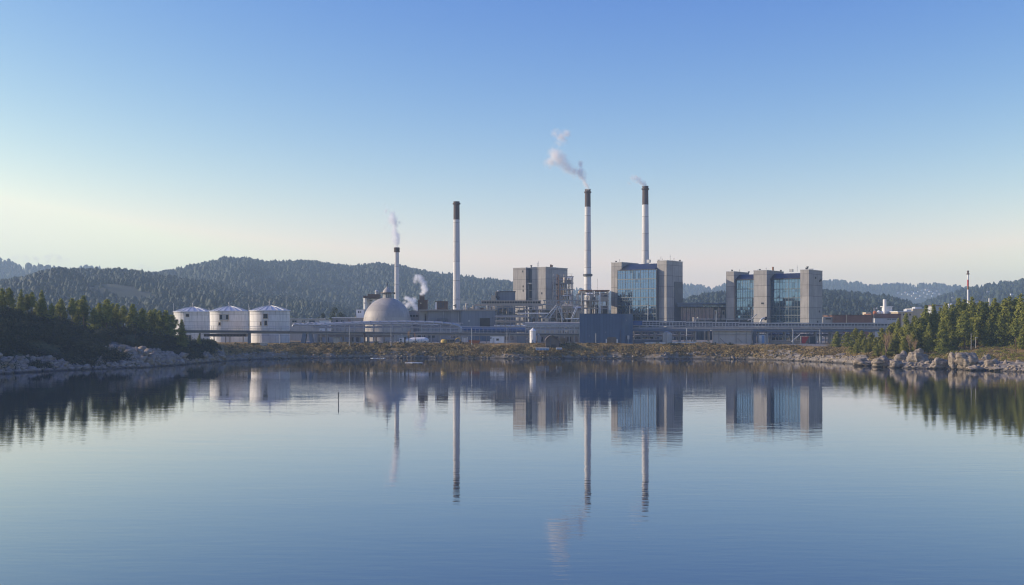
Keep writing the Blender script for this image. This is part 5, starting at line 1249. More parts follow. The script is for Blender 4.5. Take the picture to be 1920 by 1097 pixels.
def cone_hopper():
    D = 386; t = thing('concrete_hopper', 'rounded grey concrete hopper under the pipe bridge', 'hopper', (xw(1256, D), D, GZ)); x = xw(1255.5, D)
    MB().lathe(x, D + 1.6, [(1.1, GZ - .2), (1.15, zw(630, D)), (1.1, zw(626.5, D)), (.8, zw(624, D)), (.3, zw(622.9, D))], 18).build('shell', M['pale_concrete'], t, True)
    MB().gbox(1243, 1249.5, 624, D + 1, 1.4).build('housing', M['cream_wall'], t)
    MB().path([at(1246, 624, D + 1.2), at(1249, 622.5, D + 1.2), at(1254, 623, D + 1.4)], .25, 6).build('chute', M['pale_steel'], t)
cone_hopper()
def wall_piece(name, label, p0, p1, q0, D, mat, dep=.5, cat='wall', zb=GZ):
    t = thing(name, label, cat, (xw((p0 + p1) / 2, D), D, GZ))
    MB().gbox(p0, p1, q0 + .7, D, dep, zb - .3).build('body', M[mat], t); MB().pbox(p0 - .3, p1 + .3, q0, q0 + .68, D - .08, dep + .16).build('coping', M['pale_concrete'], t)
wall_piece('yard_wall', 'low dark slate wall right of the blue warehouse', 1187.5, 1248, 636, 389, 'slate_panel')
wall_piece('stack_of_slabs', 'long low white slabs stacked by the road under the pipe bridge', 1210, 1248, 641.6, 384, 'white_paint', 2, 'slabs')
wall_piece('stack_of_slabs', 'pale blue white slabs stacked left of the concrete shed', 1262, 1332, 640.8, 384, 'white_paint', 2, 'slabs')
wall_piece('loading_ramp', 'concrete ramp block at the foot of the rightmost white tank', 488, 499, 642.6, 376, 'pale_concrete', 2.5, 'ramp', 2.5)
wall_piece('yard_wall', 'low pale wall behind the road right of the concrete shed', 1443, 1500, 638.6, 388, 'beige_wall')
def pole(px, q0, q1, D, label, name='lamp_post', cat='lamp post', r=.10, arm=0, mat='pale_steel', head=True):
    g_ = zw(q1, D); t = thing(name, label, cat, (xw(px, D), D, g_))
    MB().lathe(xw(px, D), D, [(r * 1.6, g_ - .4), (r * 1.5, g_ + .3), (r, g_ + .35), (r * .75, zw(q0, D))], 8).build('pole', M[mat], t, True)
    if head:
        z = zw(q0, D); x = xw(px, D)
        if arm: MB().path([(x, D, z - .4), (x + arm * .4, D, z), (x + arm, D, z + .05)], r * .6, 5).build('arm', M[mat], t)
        MB().box(x + arm - .3, x + arm + .3, D - .15, D + .15, z - .02, z + .14).build('lamp_head', M['steel'], t)
for a in ((524, 626, 644, 384, 'short lamp post before the rightmost white tank'), (655, 610, 646, 380, 'pale lamp post before the flat shed'), (733.2, 608, 646, 380, 'tall pale lamp post in front of the grey dome'),
          (884.5, 614, 645, 382, 'thin lamp post in front of the blue duct'), (950.6, 613, 645, 383, 'tall lamp post beside the white site cabin'), (956, 624, 644, 390, 'short lamp post right of the white site cabin'),
          (1287.5, 615, 644, 383, 'thick white post in front of the pipe bridge'), (1343, 582, 644, 398, 'lamp post in front of the left pier of the twin bay block'), (1410, 580, 640, 398, 'tall white lamp post in front of the first glass bay'),
          (1486.5, 616, 644, 386, 'post with a cross beam at the right of the yard'), (1537.5, 616, 643, 386, 'white post with a small bench foot by the red gate'), (602, 620, 641, 396, 'stubby lamp post beside the splayed gangway legs')):
    pole(*a, r=.16 if 'thick' in a[4] else .10)
pole(1181, 573, 610, 430, 'curved double lamp in front of the tall glass front', arm=1.2); pole(1214.5, 570, 610, 430, 'lamp with a rusty head in front of the tall glass front', arm=-.5)
pole(1396.5, 516, 545, 600, 'thin mast seen between the boiler house and the tower', 'mast', 'mast', .12, 0, 'steel', False) if False else None
def gantry():
    D = 385.5; t = thing('goalpost_gantry', 'white goalpost gantry over the yard by the red gate', 'gantry', (xw(1512, D), D + .6, GZ))
    MB().pbox(1486, 1538, 618.6, 619.8, D + .6, .25).build('beam', M['pale_steel'], t)
    for p in (1487.3, 1537): MB().gbox(p - .6, p + .6, 619.82, D + .6, .25).build('post', M['pale_steel'], t)
    MB().tube(at(1500, 627, D + 1), at(1484, 641, D + 1), .2, 6).build('brace', M['pale_steel'], t)
gantry()
def mast():
    D = 620; x = xw(1815, D); t = thing('striped_mast', 'slim red and white striped mast rising over the right hand pines', 'mast', (x, D, GZ))
    seg = [(648, 556, 'white_paint'), (556, 543, 'white_paint'), (543, 533, 'red_paint'), (533, 524.5, 'red_paint'), (524.5, 515.5, 'white_paint')]
    for a, b_, mt in ((640, 543, 'white_paint'), (543, 536.5, 'rust'), (536.5, 524.5, 'red_paint'), (524.5, 515, 'white_paint')):
        MB().lathe(x, D, [(.62 if a > 600 else .48, zw(a, D)), (.48, zw(b_, D))], 12).build('section', M[mt], t, True)
    MB().lathe(x, D, [(.3, zw(515, D)), (1.0, zw(514.2, D)), (1.0, zw(513.2, D)), (.4, zw(512.6, D)), (.5, zw(509.5, D)), (.6, zw(509, D)), (.6, zw(507.8, D)), (.1, zw(507.2, D))], 12).build('head', M['brown_metal'], t)
mast()
for p, q0, q1, D, lb in ((1120.5, 524, 548, 560, 'hair thin mast standing behind the flat brown canopy'), (1821, 627, 648, 297, 'thin green post among the right hand pines'), (1829.5, 633, 646, 290, 'short green lamp post by the mound on the right shore')):
    x = xw(p, D); zb = zw(q1, D); t = thing('mast' if D > 400 else 'post', lb, 'mast' if D > 400 else 'post', (x, D, zb))
    MB().lathe(x, D, [(.09, zb - 8 if D > 400 else zb - 1), (.06, zw(q0, D))], 6).build('pole', M['steel' if D > 400 else 'green_paint'] if 'green_paint' in M else M['steel'], t)
    if 'short' in lb: MB().box(x - .1, x + .5, D - .1, D + .1, zw(q0, D), zw(q0, D) + .12).build('lamp_head', M['pale_steel'], t)
    else: MB().lathe(x, D, [(.1, zw(q0, D) - .02), (.14, zw(q0, D) + .1), (.04, zw(q0, D) + .25)], 6).build('cap', M['steel'], t)
def stake():
    D = CAMH * F / (755 - CY); x = xw(634.5, D); t = thing('mooring_stake', 'thin dark stake standing alone in the open water', 'stake', (x, D, 0))
    MB().lathe(x, D, [(.06, -1), (.06, 1.1), (.075, 1.12), (.075, 1.5), (.03, 1.6)], 8).build('stake', M['dark_steel'], t)
    MB().lathe(x, D, [(.09, .5), (.10, .55), (.10, .68), (.09, .72)], 8).build('collar', M['steel'], t)
stake()
for i, (p0, p1, q, lb) in enumerate(((696, 716, 667.6, 'flat pale raft lying off the bank under the dome'), (716.5, 725, 667.2, 'short flat pale raft at the tip of the longer one'), (760, 796, 680, 'long thin pale raft standing for a reflection farther out on the water'))):  # the last one is a water reflection, built as a pale solid strip
    D = CAMH * F / (max(q, 671.5) - CY) ; x0, x1 = xw(p0, D), xw(p1, D); r_ = np.random.default_rng(i); n = 18; c = (x0 + x1) / 2
    a = np.linspace(0, 2 * math.pi, n, endpoint=False); px_ = c + (x1 - x0) / 2 * np.cos(a) * r_.uniform(.8, 1, n); py_ = D - 2 + 1.6 * np.sin(a) * r_.uniform(.6, 1, n)
    v = [(x, y, -.1) for x, y in zip(px_, py_)] + [(x, y, .10) for x, y in zip(px_, py_)]
    o = MB().add(v, [tuple(range(n-1, -1, -1)), tuple(range(n, 2*n))] + [(k, (k+1) % n, n + (k+1) % n, n + k) for k in range(n)]).build('sheet', M['ice_and_reflection'])
    tag(o, lb, 'sheet')
# shore road edge: a pale kerb
pts = [at(p, q, 382.4) for p, q in ((1062, 644.4), (1130, 644.4), (1200, 644.6), (1270, 644.6), (1336, 644.6))]
mb = MB()
for a, b_ in zip(pts[:-1], pts[1:]):
    mb.add([(a.x, a.y - .15, GZ - .3), (b_.x, b_.y - .15, GZ - .3), (b_.x, b_.y + .25, GZ - .3), (a.x, a.y + .25, GZ - .3), (a.x, a.y - .15, GZ + .12), (b_.x, b_.y - .15, GZ + .12), (b_.x, b_.y + .25, GZ + .12), (a.x, a.y + .25, GZ + .12)], [(0,1,5,4),(4,5,6,7),(1,2,6,5),(2,3,7,6),(3,0,4,7)])
tag(mb.build('kerb', M['pale_concrete']), kind='structure')
# houses of the far town
hx = random.Random(9)
def house(px, py, D, w_, h, roof):
    c = at(px, py, D); t = thing('town_house', None, None, c, 0)
    mb = MB().box(c.x - w_/2, c.x + w_/2, c.y, c.y + w_ * .8, c.z - 2, c.z + h); mb.build('wall', M['town_white'], t)
    MB().prism([(c.x - w_/2 - .4, c.z + h + .02), (c.x + w_/2 + .4, c.z + h + .02), (c.x, c.z + h + w_ * .28)], c.y - .4, c.y + w_ * .8 + .4).build('roof', M[roof], t)
    return t
M['town_white'] = surface('town_white', (.78, .76, .72), .8, vary=.1)
for i, (p, D, z) in enumerate(TOWN):
    w_ = hx.uniform(2.4, 5.5) * D / F
    t = house(p, CY - (z - CAMH) * F / D, D, w_, hx.uniform(1.5, 2.6) * D / F, hx.choice(['tile', 'slate_roof', 'steel']))
    tag(t, 'tiny white house of the far hillside town above the right hand pines', 'house', 'white houses of the far hillside town')
# ------------------------------------------------------------------ trees, one mesh pair per kind, copied for each tree
def leaf_tris(P, size, rg, up=.35, out=None):
    """small leaf or needle-spray triangles at points P; with «out» their faces lean outward from the crown, as foliage does"""
    n = len(P)
    d = rg.normal(0, 1, (n, 3)); d[:, 2] += up * .5; d /= np.linalg.norm(d, axis=1, keepdims=True)
    if out is None: nr = rg.normal(0, 1, (n, 3))
    else: nr = out / (np.linalg.norm(out, axis=1, keepdims=True) + 1e-6) + rg.normal(0, .45, (n, 3)) + np.array([0, 0, .25])
    e = np.cross(d, nr); e /= np.linalg.norm(e, axis=1, keepdims=True) + 1e-9
    if out is not None: d = np.cross(nr / (np.linalg.norm(nr, axis=1, keepdims=True) + 1e-9), e)
    s = size * rg.uniform(.6, 1.3, (n, 1))
    V = np.stack([P - e * s * .5, P + e * s * .5, P + d * s * 1.1], 1).reshape(-1, 3)
    return V, np.arange(3 * n).reshape(-1, 3)
def tree_mesh(kind, seed, H=10.0):
    rg = np.random.default_rng(seed); r = random.Random(seed)
    tr = MB(); bend = rg.normal(0, .012 * H, 2)
    axis = lambda z: np.array([bend[0] * (z / H) ** 2, bend[1] * (z / H) ** 2, z])
    pts = [axis(H * q) for q in np.linspace(0, .97, 9)]; pts[0] = pts[0] - np.array([0, 0, .6])
    tr.path(pts, [max(.012, .017 * H * (1 - .93 * q)) for q in np.linspace(0, .97, 9)], 7)
    if kind == 'pine': zb, Rm, lv = .30, .21, 17
    elif kind == 'tall_pine': zb, Rm, lv = .42, .19, 14
    elif kind == 'spruce': zb, Rm, lv = .06, .23, 24
    else: zb, Rm, lv = .04, .30, 17                       # young bushy pine
    V, T, O = [], [], []
    side = rg.uniform(.75, 1.2, 8)
    for l in range(lv):
        s = (l + rg.uniform(-.3, .3)) / (lv - 1); s = min(max(s, 0), 1); z = H * (zb + (1 - zb) * s * .985)
        if kind == 'spruce': prof = (1 - s) ** .85 + .03
        elif kind in ('pine', 'tall_pine'): prof = (1 - s) ** .62 * (.5 + .5 * min(1, s / .22)) + .06
        else: prof = (1 - s) ** .62 * (.75 + .25 * min(1, s / .2)) + .05
        nb = r.choice([4, 5, 5, 6]) if s < .8 else 4
        a0 = r.uniform(0, 6.28)
        for b_ in range(nb):
            a = a0 + 6.283 * b_ / nb + r.uniform(-.35, .35)
            if r.random() < (.16 if kind != 'spruce' else .05): continue
            Lb = H * Rm * prof * r.uniform(.62, 1.18) * side[int(a / 6.283 * 8) % 8]
            el = (-.25 + .75 * s if kind == 'spruce' else .05 + .6 * s) + r.uniform(-.12, .15)
            d = np.array([math.cos(a) * math.cos(el), math.sin(a) * math.cos(el), math.sin(el)])
            p0 = axis(z); p1 = p0 + d * Lb
            if Lb > .1 * H: tr.tube(p0, p0 + d * Lb * .8, .0035 * H, 3, .0015 * H)
            m = int(8 + 70 * Lb / (H * .2)) if kind != 'bushy' else int(9 + 68 * Lb / (H * .25))
            f = rg.uniform(.18 if s < .85 else 0, 1.04, m) ** .75
            wv = (.035 + .055 * (1 - np.abs(2 * f - 1.1))) * H * (.35 + .65 * prof)
            q = p0 + d * (Lb * f)[:, None] + rg.normal(0, 1, (m, 3)) * wv[:, None] * np.array([.55, .55, .38])
            q[:, 2] += .08 * Lb * f ** 2
            V.append(q); O.append((q - p0) * np.array([1, 1, .8]) + d * Lb * .25); T.append(np.clip(.42 + r.uniform(-.2, .2) + rg.normal(0, .13, m) + .12 * (s - .5), 0, 1))
    V, T = np.concatenate(V), np.concatenate(T)
    size = {'pine': .031, 'tall_pine': .031, 'spruce': .027, 'bushy': .038}[kind] * H
    LV, LF = leaf_tris(V, size, rg, out=np.concatenate(O))
    return tr, LV, LF, np.repeat(T, 3)
PROTO = {}
def proto(kind, seed, mat):
    key = (kind, seed, mat)
    if key not in PROTO:
        H = 10.0; tr, LV, LF, T = tree_mesh(kind, seed, H)
        cr = new_mesh('crown', LV, LF, M[mat], None, False, T); tk = new_mesh('trunk', np.array(tr.v), tr.f, M['bark'], None, True)
        PROTO[key] = (cr.data, tk.data); bpy.data.objects.remove(cr); bpy.data.objects.remove(tk)
    return PROTO[key]
def plant(name, label, kind, px, ptop, D, seed, group, mat='pine_needles', cat=None, wide=1.0, zb=None):
    x = xw(px, D); z = gz(x, D) if zb is None else zb
    h = zw(ptop, D) - z; cr, tk = proto(kind, seed % 5, mat)
    t = bpy.data.objects.new(name, None); COL.objects.link(t); t.location = (x, D, z - .1); t.rotation_euler = (0, 0, (seed * 2.399) % 6.283)
    s = (h + .1) / 10.0; t.scale = (s * wide, s * wide, s); t.empty_display_size = .3
    for nm, me in (('crown', cr), ('trunk', tk)):
        o = bpy.data.objects.new(nm, me); COL.objects.link(o); o.parent = t
    return tag(t, label, cat or 'tree', group)
sdist = lambda u: float(lerp(u, SU, SD))
LG = 'pines along the crest of the left bank'
left = [  # px, top row, metres behind the waterline, kind, label
 (4, 541, 47, 'pine', 'tall pine cut by the left edge of the picture'), (17, 540, 44, 'tall_pine', 'broad pine second from the left edge on the left bank'),
 (38, 543, 48, 'spruce', 'dark narrow spruce between broad pines near the left edge'), (51, 551, 47, 'pine', 'leaning pine just right of the dark narrow spruce'),
 (60, 548, 45, 'tall_pine', 'bushy pine left of the lone pointed pine on the left bank'), (79, 544, 44, 'spruce', 'lone pointed pine with tiered branches on the left bank'),
 (97, 569, 42, 'bushy', 'low dark young pine right of the lone pointed pine'), (113, 560, 45, 'tall_pine', 'flat topped pine left of the two bare trunked pines'),
 (135, 560, 43, 'tall_pine', 'left one of two pines showing a long bare trunk'), (147, 563, 48, 'pine', 'slim pine squeezed between two bare trunked pines'), (157, 555, 42, 'tall_pine', 'right one of two pines showing a long bare trunk, the taller'),
 (177, 578, 38, 'bushy', 'short pine in the dip right of the bare trunked pair'), (186, 569, 46, 'pine', 'dull pine close behind the widest pine of the left bank'), (200, 561, 37, 'pine', 'widest pine standing above the grey rock of the left bank'),
 (211, 570, 42, 'pine', 'pine hidden half behind the widest pine'), (220, 570, 40, 'tall_pine', 'slim pine right of the widest pine'), (232, 574, 37, 'tall_pine', 'pine with a reddish bare trunk right of the grey rock'),
 (250, 571, 34, 'pine', 'round headed pine over the low light green bushes'), (267, 578, 34, 'pine', 'pine in the thick clump near the end of the left bank'), (282, 582, 34, 'pine', 'middle pine of the dark clump left of the tanks'),
 (290, 580, 38, 'pine', 'pine behind the middle of the dark clump left of the tanks'), (299, 583, 30, 'pine', 'pine at the right of the dark clump left of the tanks'), (313, 583, 27, 'bushy', 'full crowned pine nearest the leftmost tank'),
 (323, 590, 26, 'bushy', 'lowest pine of the row, touching the leftmost tank')]
for i, (p, q, b_, k, lb) in enumerate(left):
    plant('pine_tree', lb, k, p, q, sdist(p) + b_, i + 1, LG, wide=1.12 if k != 'spruce' else 1.0)
rgt = random.Random(12)
for i in range(16):
    p = 8 + i * 19.5 + rgt.uniform(-6, 6); plant('pine_tree', 'dark pine filling the gaps behind the front row on the left bank', 'bushy' if i % 2 else 'pine', p, lerp(p, [0, 80, 160, 240, 330], [560, 566, 576, 586, 600]) + rgt.uniform(-3, 5), sdist(p) + lerp(p, [0, 330], [60, 34]) + rgt.uniform(0, 8), 50 + i, 'dark pines behind the front row of the left bank', wide=1.1)
plant('spruce_tree', 'regular conical spruce standing before the leftmost white tank', 'spruce', 341, 599, sdist(341) + 14, 2, None, wide=1.15)
plant('spruce_tree', 'small dark spruce in front of the belt conveyor', 'spruce', 372.5, 627, sdist(372) + 14, 3, None, wide=1.2)

RG = 'pines on the right shore'
right = [
 (1568, 622, 26, 'bushy', 'left one of two dark round young pines on the shore road', 1.5), (1588, 623, 25, 'bushy', 'right one of two dark round young pines on the shore road', 1.4),
 (1684, 597, 27, 'spruce', 'slim pointed pine in front of the brick factory', 1.0), (1700, 588, 29, 'spruce', 'narrow dark pine rising against the cream offices', 1.0), (1716, 593, 30, 'pine', 'pine just right of the narrow dark one', 1.2),
 (1733, 573, 32, 'spruce', 'left one of the twin tall pines under the town', 1.15), (1750, 572, 34, 'spruce', 'right one of the twin tall pines under the town', 1.1), (1742, 605, 22, 'spruce', 'bright conical pine in front of the twin tall pines', 1.1),
 (1775, 569, 33, 'spruce', 'tall pine left of the striped mast group', 1.1), (1768, 599, 20, 'spruce', 'conical pine above the round boulders', 1.15), (1788, 580, 36, 'pine', 'shaded pine two left of the striped mast', 1.1),
 (1797, 560, 36, 'spruce', 'tall dark pine just left of the striped mast', 1.1), (1809, 562, 38, 'spruce', 'pine right under the foot of the striped mast', 1.1), (1809, 583, 27, 'pine', 'pine with lit left side below the striped mast', 1.2),
 (1823, 557, 37, 'spruce', 'tall pine just right of the striped mast', 1.1), (1838, 566, 38, 'pine', 'round topped pine in the dark middle of the right wood', 1.2), (1849, 568, 40, 'spruce', 'pine behind the small sapling by the mound', 1.1),
 (1866, 560, 40, 'spruce', 'tall narrow pine right of the dark middle of the right wood', 1.1), (1850, 611, 31, 'bushy', 'small pale sapling beside the mound', 1.0), (1854, 596, 36, 'spruce', 'half grown pine behind the small pale sapling', 1.1),
 (1876, 586, 34, 'spruce', 'big full pine right of the mound', 1.15), (1886, 560, 42, 'pine', 'tall pine behind the big full pine', 1.1), (1894, 557, 42, 'spruce', 'tall pointed pine second from the right edge', 1.1), (1904, 598, 31, 'tall_pine', 'open pine with bare lower trunks near the right edge', 1.3),
 (1905, 560, 44, 'pine', 'dark pine behind the open pine near the right edge', 1.1), (1917, 552, 38, 'spruce', 'tallest pine, cut by the right edge of the picture', 1.1), (1919, 615, 28, 'bushy', 'low pine in the lower right corner of the wood', 1.1),
 (1726, 606, 24, 'pine', 'yellowish pine left of the bright conical one', 1.2), (1757, 618, 26, 'pine', 'short pine between the two front conical pines', 1.2), (1786, 622, 24, 'bushy', 'short bushy pine over the pair of round boulders', 1.1), (1832, 600, 34, 'pine', 'dull pine left of the thin lamp post', 1.1)]
for i, (p, q, b_, k, lb, wd) in enumerate(right):
    plant('pine_tree', lb, k, p, q, sdist(p) + b_, i + 3, RG, wide=wd)
for i in range(22):
    p = 1712 + i * 10.2 + rgt.uniform(-4, 4); plant('pine_tree', 'shaded pine deep inside the right hand wood', 'spruce' if i % 3 else 'pine', p, lerp(p, [1712, 1760, 1800, 1935], [596, 578, 569, 563]) + rgt.uniform(-3, 9), sdist(p) + lerp(p, [1712, 1935], [40, 52]) + rgt.uniform(0, 14), 80 + i, 'shaded pines inside the right wood', wide=1.2)
young = [(1605, 616, 20), (1616, 620, 22), (1611, 634, 14), (1622, 632, 17), (1633, 623, 22), (1630, 640, 15), (1641, 633, 18), (1644, 645, 12), (1655, 616, 25), (1653, 636, 17), (1664, 628, 20), (1668, 612, 27), (1672, 636, 16), (1680, 626, 19), (1690, 616, 21), (1694, 636, 17), (1622, 648, 11), (1606, 645, 12), (1660, 650, 13), (1676, 604, 30), (1703, 610, 22), (1712, 622, 19)]
for i, (p, q, b_) in enumerate(young):
    plant('young_pine', 'bright bushy young pine in the thicket left of the grey outcrop', 'bushy', p, q, sdist(p) + b_, 20 + i, 'bright young pines by the outcrop', 'young_needles', wide=1.25)

def bare_tree(name, label, px, ptop, D, seed, spread=.45, zb=None, dens=5, group=None):
    r = random.Random(seed); x = xw(px, D); z = gz(x, D) if zb is None else zb; h = zw(ptop, D) - z
    t = thing(name, label, 'tree', (x, D, z), group=group); mb = MB(); tk = MB()
    def grow(p, d, L_, rad, lev, m):
        q = p + d * L_; m.tube(p, q, rad, 4 if lev < 2 else 3, rad * .6)
        if lev >= 4: return
        for k in range(3 if lev else dens):
            a = r.uniform(0, 6.28); s = spread * r.uniform(.5, 1.2); e = Vector((math.cos(a) * s, math.sin(a) * s, 1 - .3 * s)); nd = (d * .9 + e).normalized()
            grow(p.lerp(q, r.uniform(.55, 1)), nd, L_ * r.uniform(.5, .75), rad * .55, lev + 1, mb)
    grow(Vector((x, D, z - .1)), Vector((r.uniform(-.05, .05), 0, 1)), h * .42, h * .02, 0, tk)
    tk.build('trunk', M['bark'], t); mb.build('crown', M['twig'], t)
bare_tree('bare_tree', 'bare brown tree in front of the gangway right of the dome', 766, 618, 384, 5, .5); bare_tree('bare_tree', 'smaller bare brown tree beside the white tank truck', 779, 622, 385, 6, .5)
for i, (p, q, D, lb) in enumerate(((1662, 612, 306, 'bare reddish shrub among the young pines'), (1707, 622, 304, 'wide bare brown shrub in front of the right hand pines'), (1716, 632, 303, 'low bare brown shrub beside the wider one'))): bare_tree('bare_shrub', lb, p, q, D, 31 + i, .8, dens=7)
# broadleaf trees behind the white tanks
def round_tree(name, label, px, ptop, D, rpx, seed, mat, zb=GZ, cat='tree', group=None, n=900, low=.15):
    rg = np.random.default_rng(seed); x = xw(px, D); h = zw(ptop, D) - zb; r = rpx * D / F
    t = thing(name, label, cat, (x, D, zb), group=group); k = 9
    cc = np.stack([rg.uniform(-.6, .6, k) * r, rg.uniform(-.6, .6, k) * r, h * rg.uniform(low + .2, .86, k)], 1); cr_ = rg.uniform(.3, .5, k) * r
    i = rg.integers(0, k, n); d = rg.normal(0, 1, (n, 3)); d /= np.linalg.norm(d, axis=1, keepdims=True)
    P = cc[i] + d * (cr_[i] * rg.uniform(.55, 1.05, n) ** .5)[:, None]; P[:, 2] = np.clip(P[:, 2], h * low, h)
    LV, LF = leaf_tris(P, r * .16, rg, out=P - cc[i]); T = np.repeat(np.clip(rg.uniform(.2, .7, k)[i] + rg.normal(0, .12, n), 0, 1), 3)
    new_mesh('crown', LV, LF, M[mat], t, False, T)
    mb = MB().path([(0, 0, -.4), (0, 0, h * .3), (r * .06, 0, h * .6)], [h * .03, h * .022, h * .01], 6)
    for q in cc: mb.tube((0, 0, h * .3), tuple(q), h * .01, 4, h * .004)
    mb.build('trunk', M['bark'], t, local=True)
    return t
for i, (p, q, D, rp, mt, lb) in enumerate(((612, 578, 500, 12, 'shrub_leaves', 'dark green broadleaf tree right of the rightmost tank, behind the sheds'), (628, 572, 510, 14, 'shrub_leaves', 'tallest green broadleaf tree left of the dome'), (601, 590, 490, 8, 'shrub_leaves', 'low green broadleaf tree behind the long pale shed'),
      (642, 580, 500, 12, 'shrub_leaves', 'green broadleaf tree next to the brown one'), (655, 580, 495, 12, 'dry_leaves', 'round brown autumn tree left of the dome'), (668, 588, 490, 8, 'dry_leaves', 'low brown autumn tree behind the flat shed'))):
    round_tree('broadleaf_tree', lb, p, q, D, rp, 70 + i, mt)
# shrubs that stand alone
shr = [(82, 588, 43, 8, 12, 'light green shrub under the lone pointed pine'), (298, 622, 22, 14, 22, 'wide light green shrub below the dark clump of pines'), (254, 604, 26, 13, 14, 'green bush in front of the round headed pine'), (396, 640, 10, 10, 12, 'large green shrub at the tip of the left bank'),
       (384, 645, 8, 9, 12, 'low green shrub left of the large one at the tip of the bank'), (412, 652, 6, 6, 10, 'green shrub on the grassy point below the tanks'), (431, 658, 3, 4, 8, 'small yellowish shrub on the rocks below the middle tank'), (365, 648, 10, 12, 12, 'dark green shrub beneath the conical spruce'), (408, 644, 9, 7, 10, 'small round green shrub before the tanks')]
for i, (p, q, b_, rp, hh, lb) in enumerate(shr):
    D = sdist(p) + b_; x = xw(p, D); round_tree('shrub', lb, p, q, D, rp, 90 + i, 'shrub_leaves', gz(x, D) - .2, 'shrub', None, 700, .0)

# ------------------------------------------------------------------ ground cover
def clumps(name, px, py, r, hgt, per, size, mat, seed, base_t, label, kind='stuff', zoff=-.1):
    rg = np.random.default_rng(seed); n = len(px); pz = land(px, py)[0]
    i = np.repeat(np.arange(n), per); m = len(i)
    d = rg.normal(0, 1, (m, 3)); d[:, 2] = np.abs(d[:, 2]); d /= np.linalg.norm(d, axis=1, keepdims=True)
    k = rg.uniform(.35, 1, m) ** .5
    P = np.stack([px[i] + d[:, 0] * r[i] * k, py[i] + d[:, 1] * r[i] * k, pz[i] + zoff + d[:, 2] * hgt[i] * k], 1)
    LV, LF = leaf_tris(P, 1.0, rg, .8, out=d)
    s = np.repeat((size * (r[i] / r.mean()) ** .5), 3)[:, None]; C_ = np.repeat(P, 3, axis=0); LV = C_ + (LV - C_) * s
    T = np.repeat(np.clip(base_t[i] + rg.normal(0, .10, m), 0, 1), 3)
    return tag(new_mesh(name, LV, LF, M[mat], None, False, T), label, name.replace('_', ' '), None, kind)
rg = np.random.default_rng(77)
def scatter(n, u0, u1, t0, t1, cond):
    u = rg.uniform(u0, u1, n); f = rg.uniform(0, 1, n); sd = lerp(u, SU, SD); ct = lerp(u, CU, CT)
    y = sd + ct * (t0 + (t1 - t0) * f); x = (u - 960) * y / F
    z, rk, gr, pv = land(x, y); k = cond(u, f, z, rk, gr, pv, x, y); return x[k], y[k]
# dark bushes of the left slope
x, y = scatter(3900, -160, 400, .02, 1.25, lambda u, f, z, rk, gr, pv, x, y: (z > .5) & (rg.uniform(0, 1, len(u)) < smooth(.72, .34, rk)) & (fbm(x * .09, y * .09, 0, 61, 3) > .36))
nb = fbm(x * .12, y * .12, 0, 62, 3)
r_ = rg.uniform(.8, 2.1, len(x)) * (.6 + .8 * nb)
clumps('undergrowth', x, y, r_ * 1.05, r_ * 1.2, 64, .30, 'shrub_leaves', 5, np.clip(.05 + .75 * (fbm(x * .2, y * .2, 0, 63, 3) - .25), 0, .8), 'thick dark green undergrowth covering the left bank')
# golden heath of the far bank
x, y = scatter(8500, 400, 1640, .05, 1.35, lambda u, f, z, rk, gr, pv, x, y: (z > .45) & (pv < .5) & (rg.uniform(0, 1, len(u)) < smooth(1.1, .45, rk) * .9 + .10))
nb = fbm(x * .10, y * .16, 0, 64, 3); kk = nb > .33; x, y, nb = x[kk], y[kk], nb[kk]
r_ = rg.uniform(.28, .75, len(x)) * (.5 + nb) * (1 - .62 * smooth(3.4, 4.6, land(x, y)[0]))
clumps('heath', x, y, r_ * 1.25, r_ * 1.3, 28, .24, 'dry_leaves', 6, np.clip(.28 + 1.0 * (fbm(x * .25, y * .25, 0, 65, 3) - .2), .1, 1), 'golden brown heath growing along the far bank')
x, y = scatter(900, 430, 1560, .05, 1.1, lambda u, f, z, rk, gr, pv, x, y: (z > .4) & (pv < .4) & (fbm(x * .12, y * .3, 0, 71, 3) > .50))
r_ = rg.uniform(.4, 1.0, len(x))
clumps('undergrowth', x, y, r_ * 1.3, r_ * .9, 34, .24, 'shrub_leaves', 9, np.clip(.05 + .6 * (fbm(x * .2, y * .2, 0, 72, 3) - .25), 0, .6), 'dark low bushes scattered through the golden heath of the far bank')
x, y = scatter(1500, 1560, 1990, .25, 1.9, lambda u, f, z, rk, gr, pv, x, y: (z > .8) & (rk < .55) & (fbm(x * .1, y * .1, 0, 66, 3) > .38))
r_ = rg.uniform(.35, .9, len(x))
clumps('heath', x, y, r_ * 1.2, r_ * .9, 26, .24, 'dry_leaves', 7, np.clip(.1 + .9 * (fbm(x * .2, y * .2, 0, 67, 3) - .2), .05, .9), 'brown heath under the right hand pines')
x, y = scatter(900, 1560, 1990, .3, 1.7, lambda u, f, z, rk, gr, pv, x, y: (z > 1) & (rk < .45) & (fbm(x * .07, y * .07, 0, 68, 3) > .52))
r_ = rg.uniform(.5, 1.1, len(x))
clumps('undergrowth', x, y, r_ * 1.2, r_ * .9, 34, .26, 'young_needles', 8, np.clip(.2 + .8 * (fbm(x * .2, y * .2, 0, 69, 3) - .2), .05, .8), 'yellow green low bushes on the right shore')

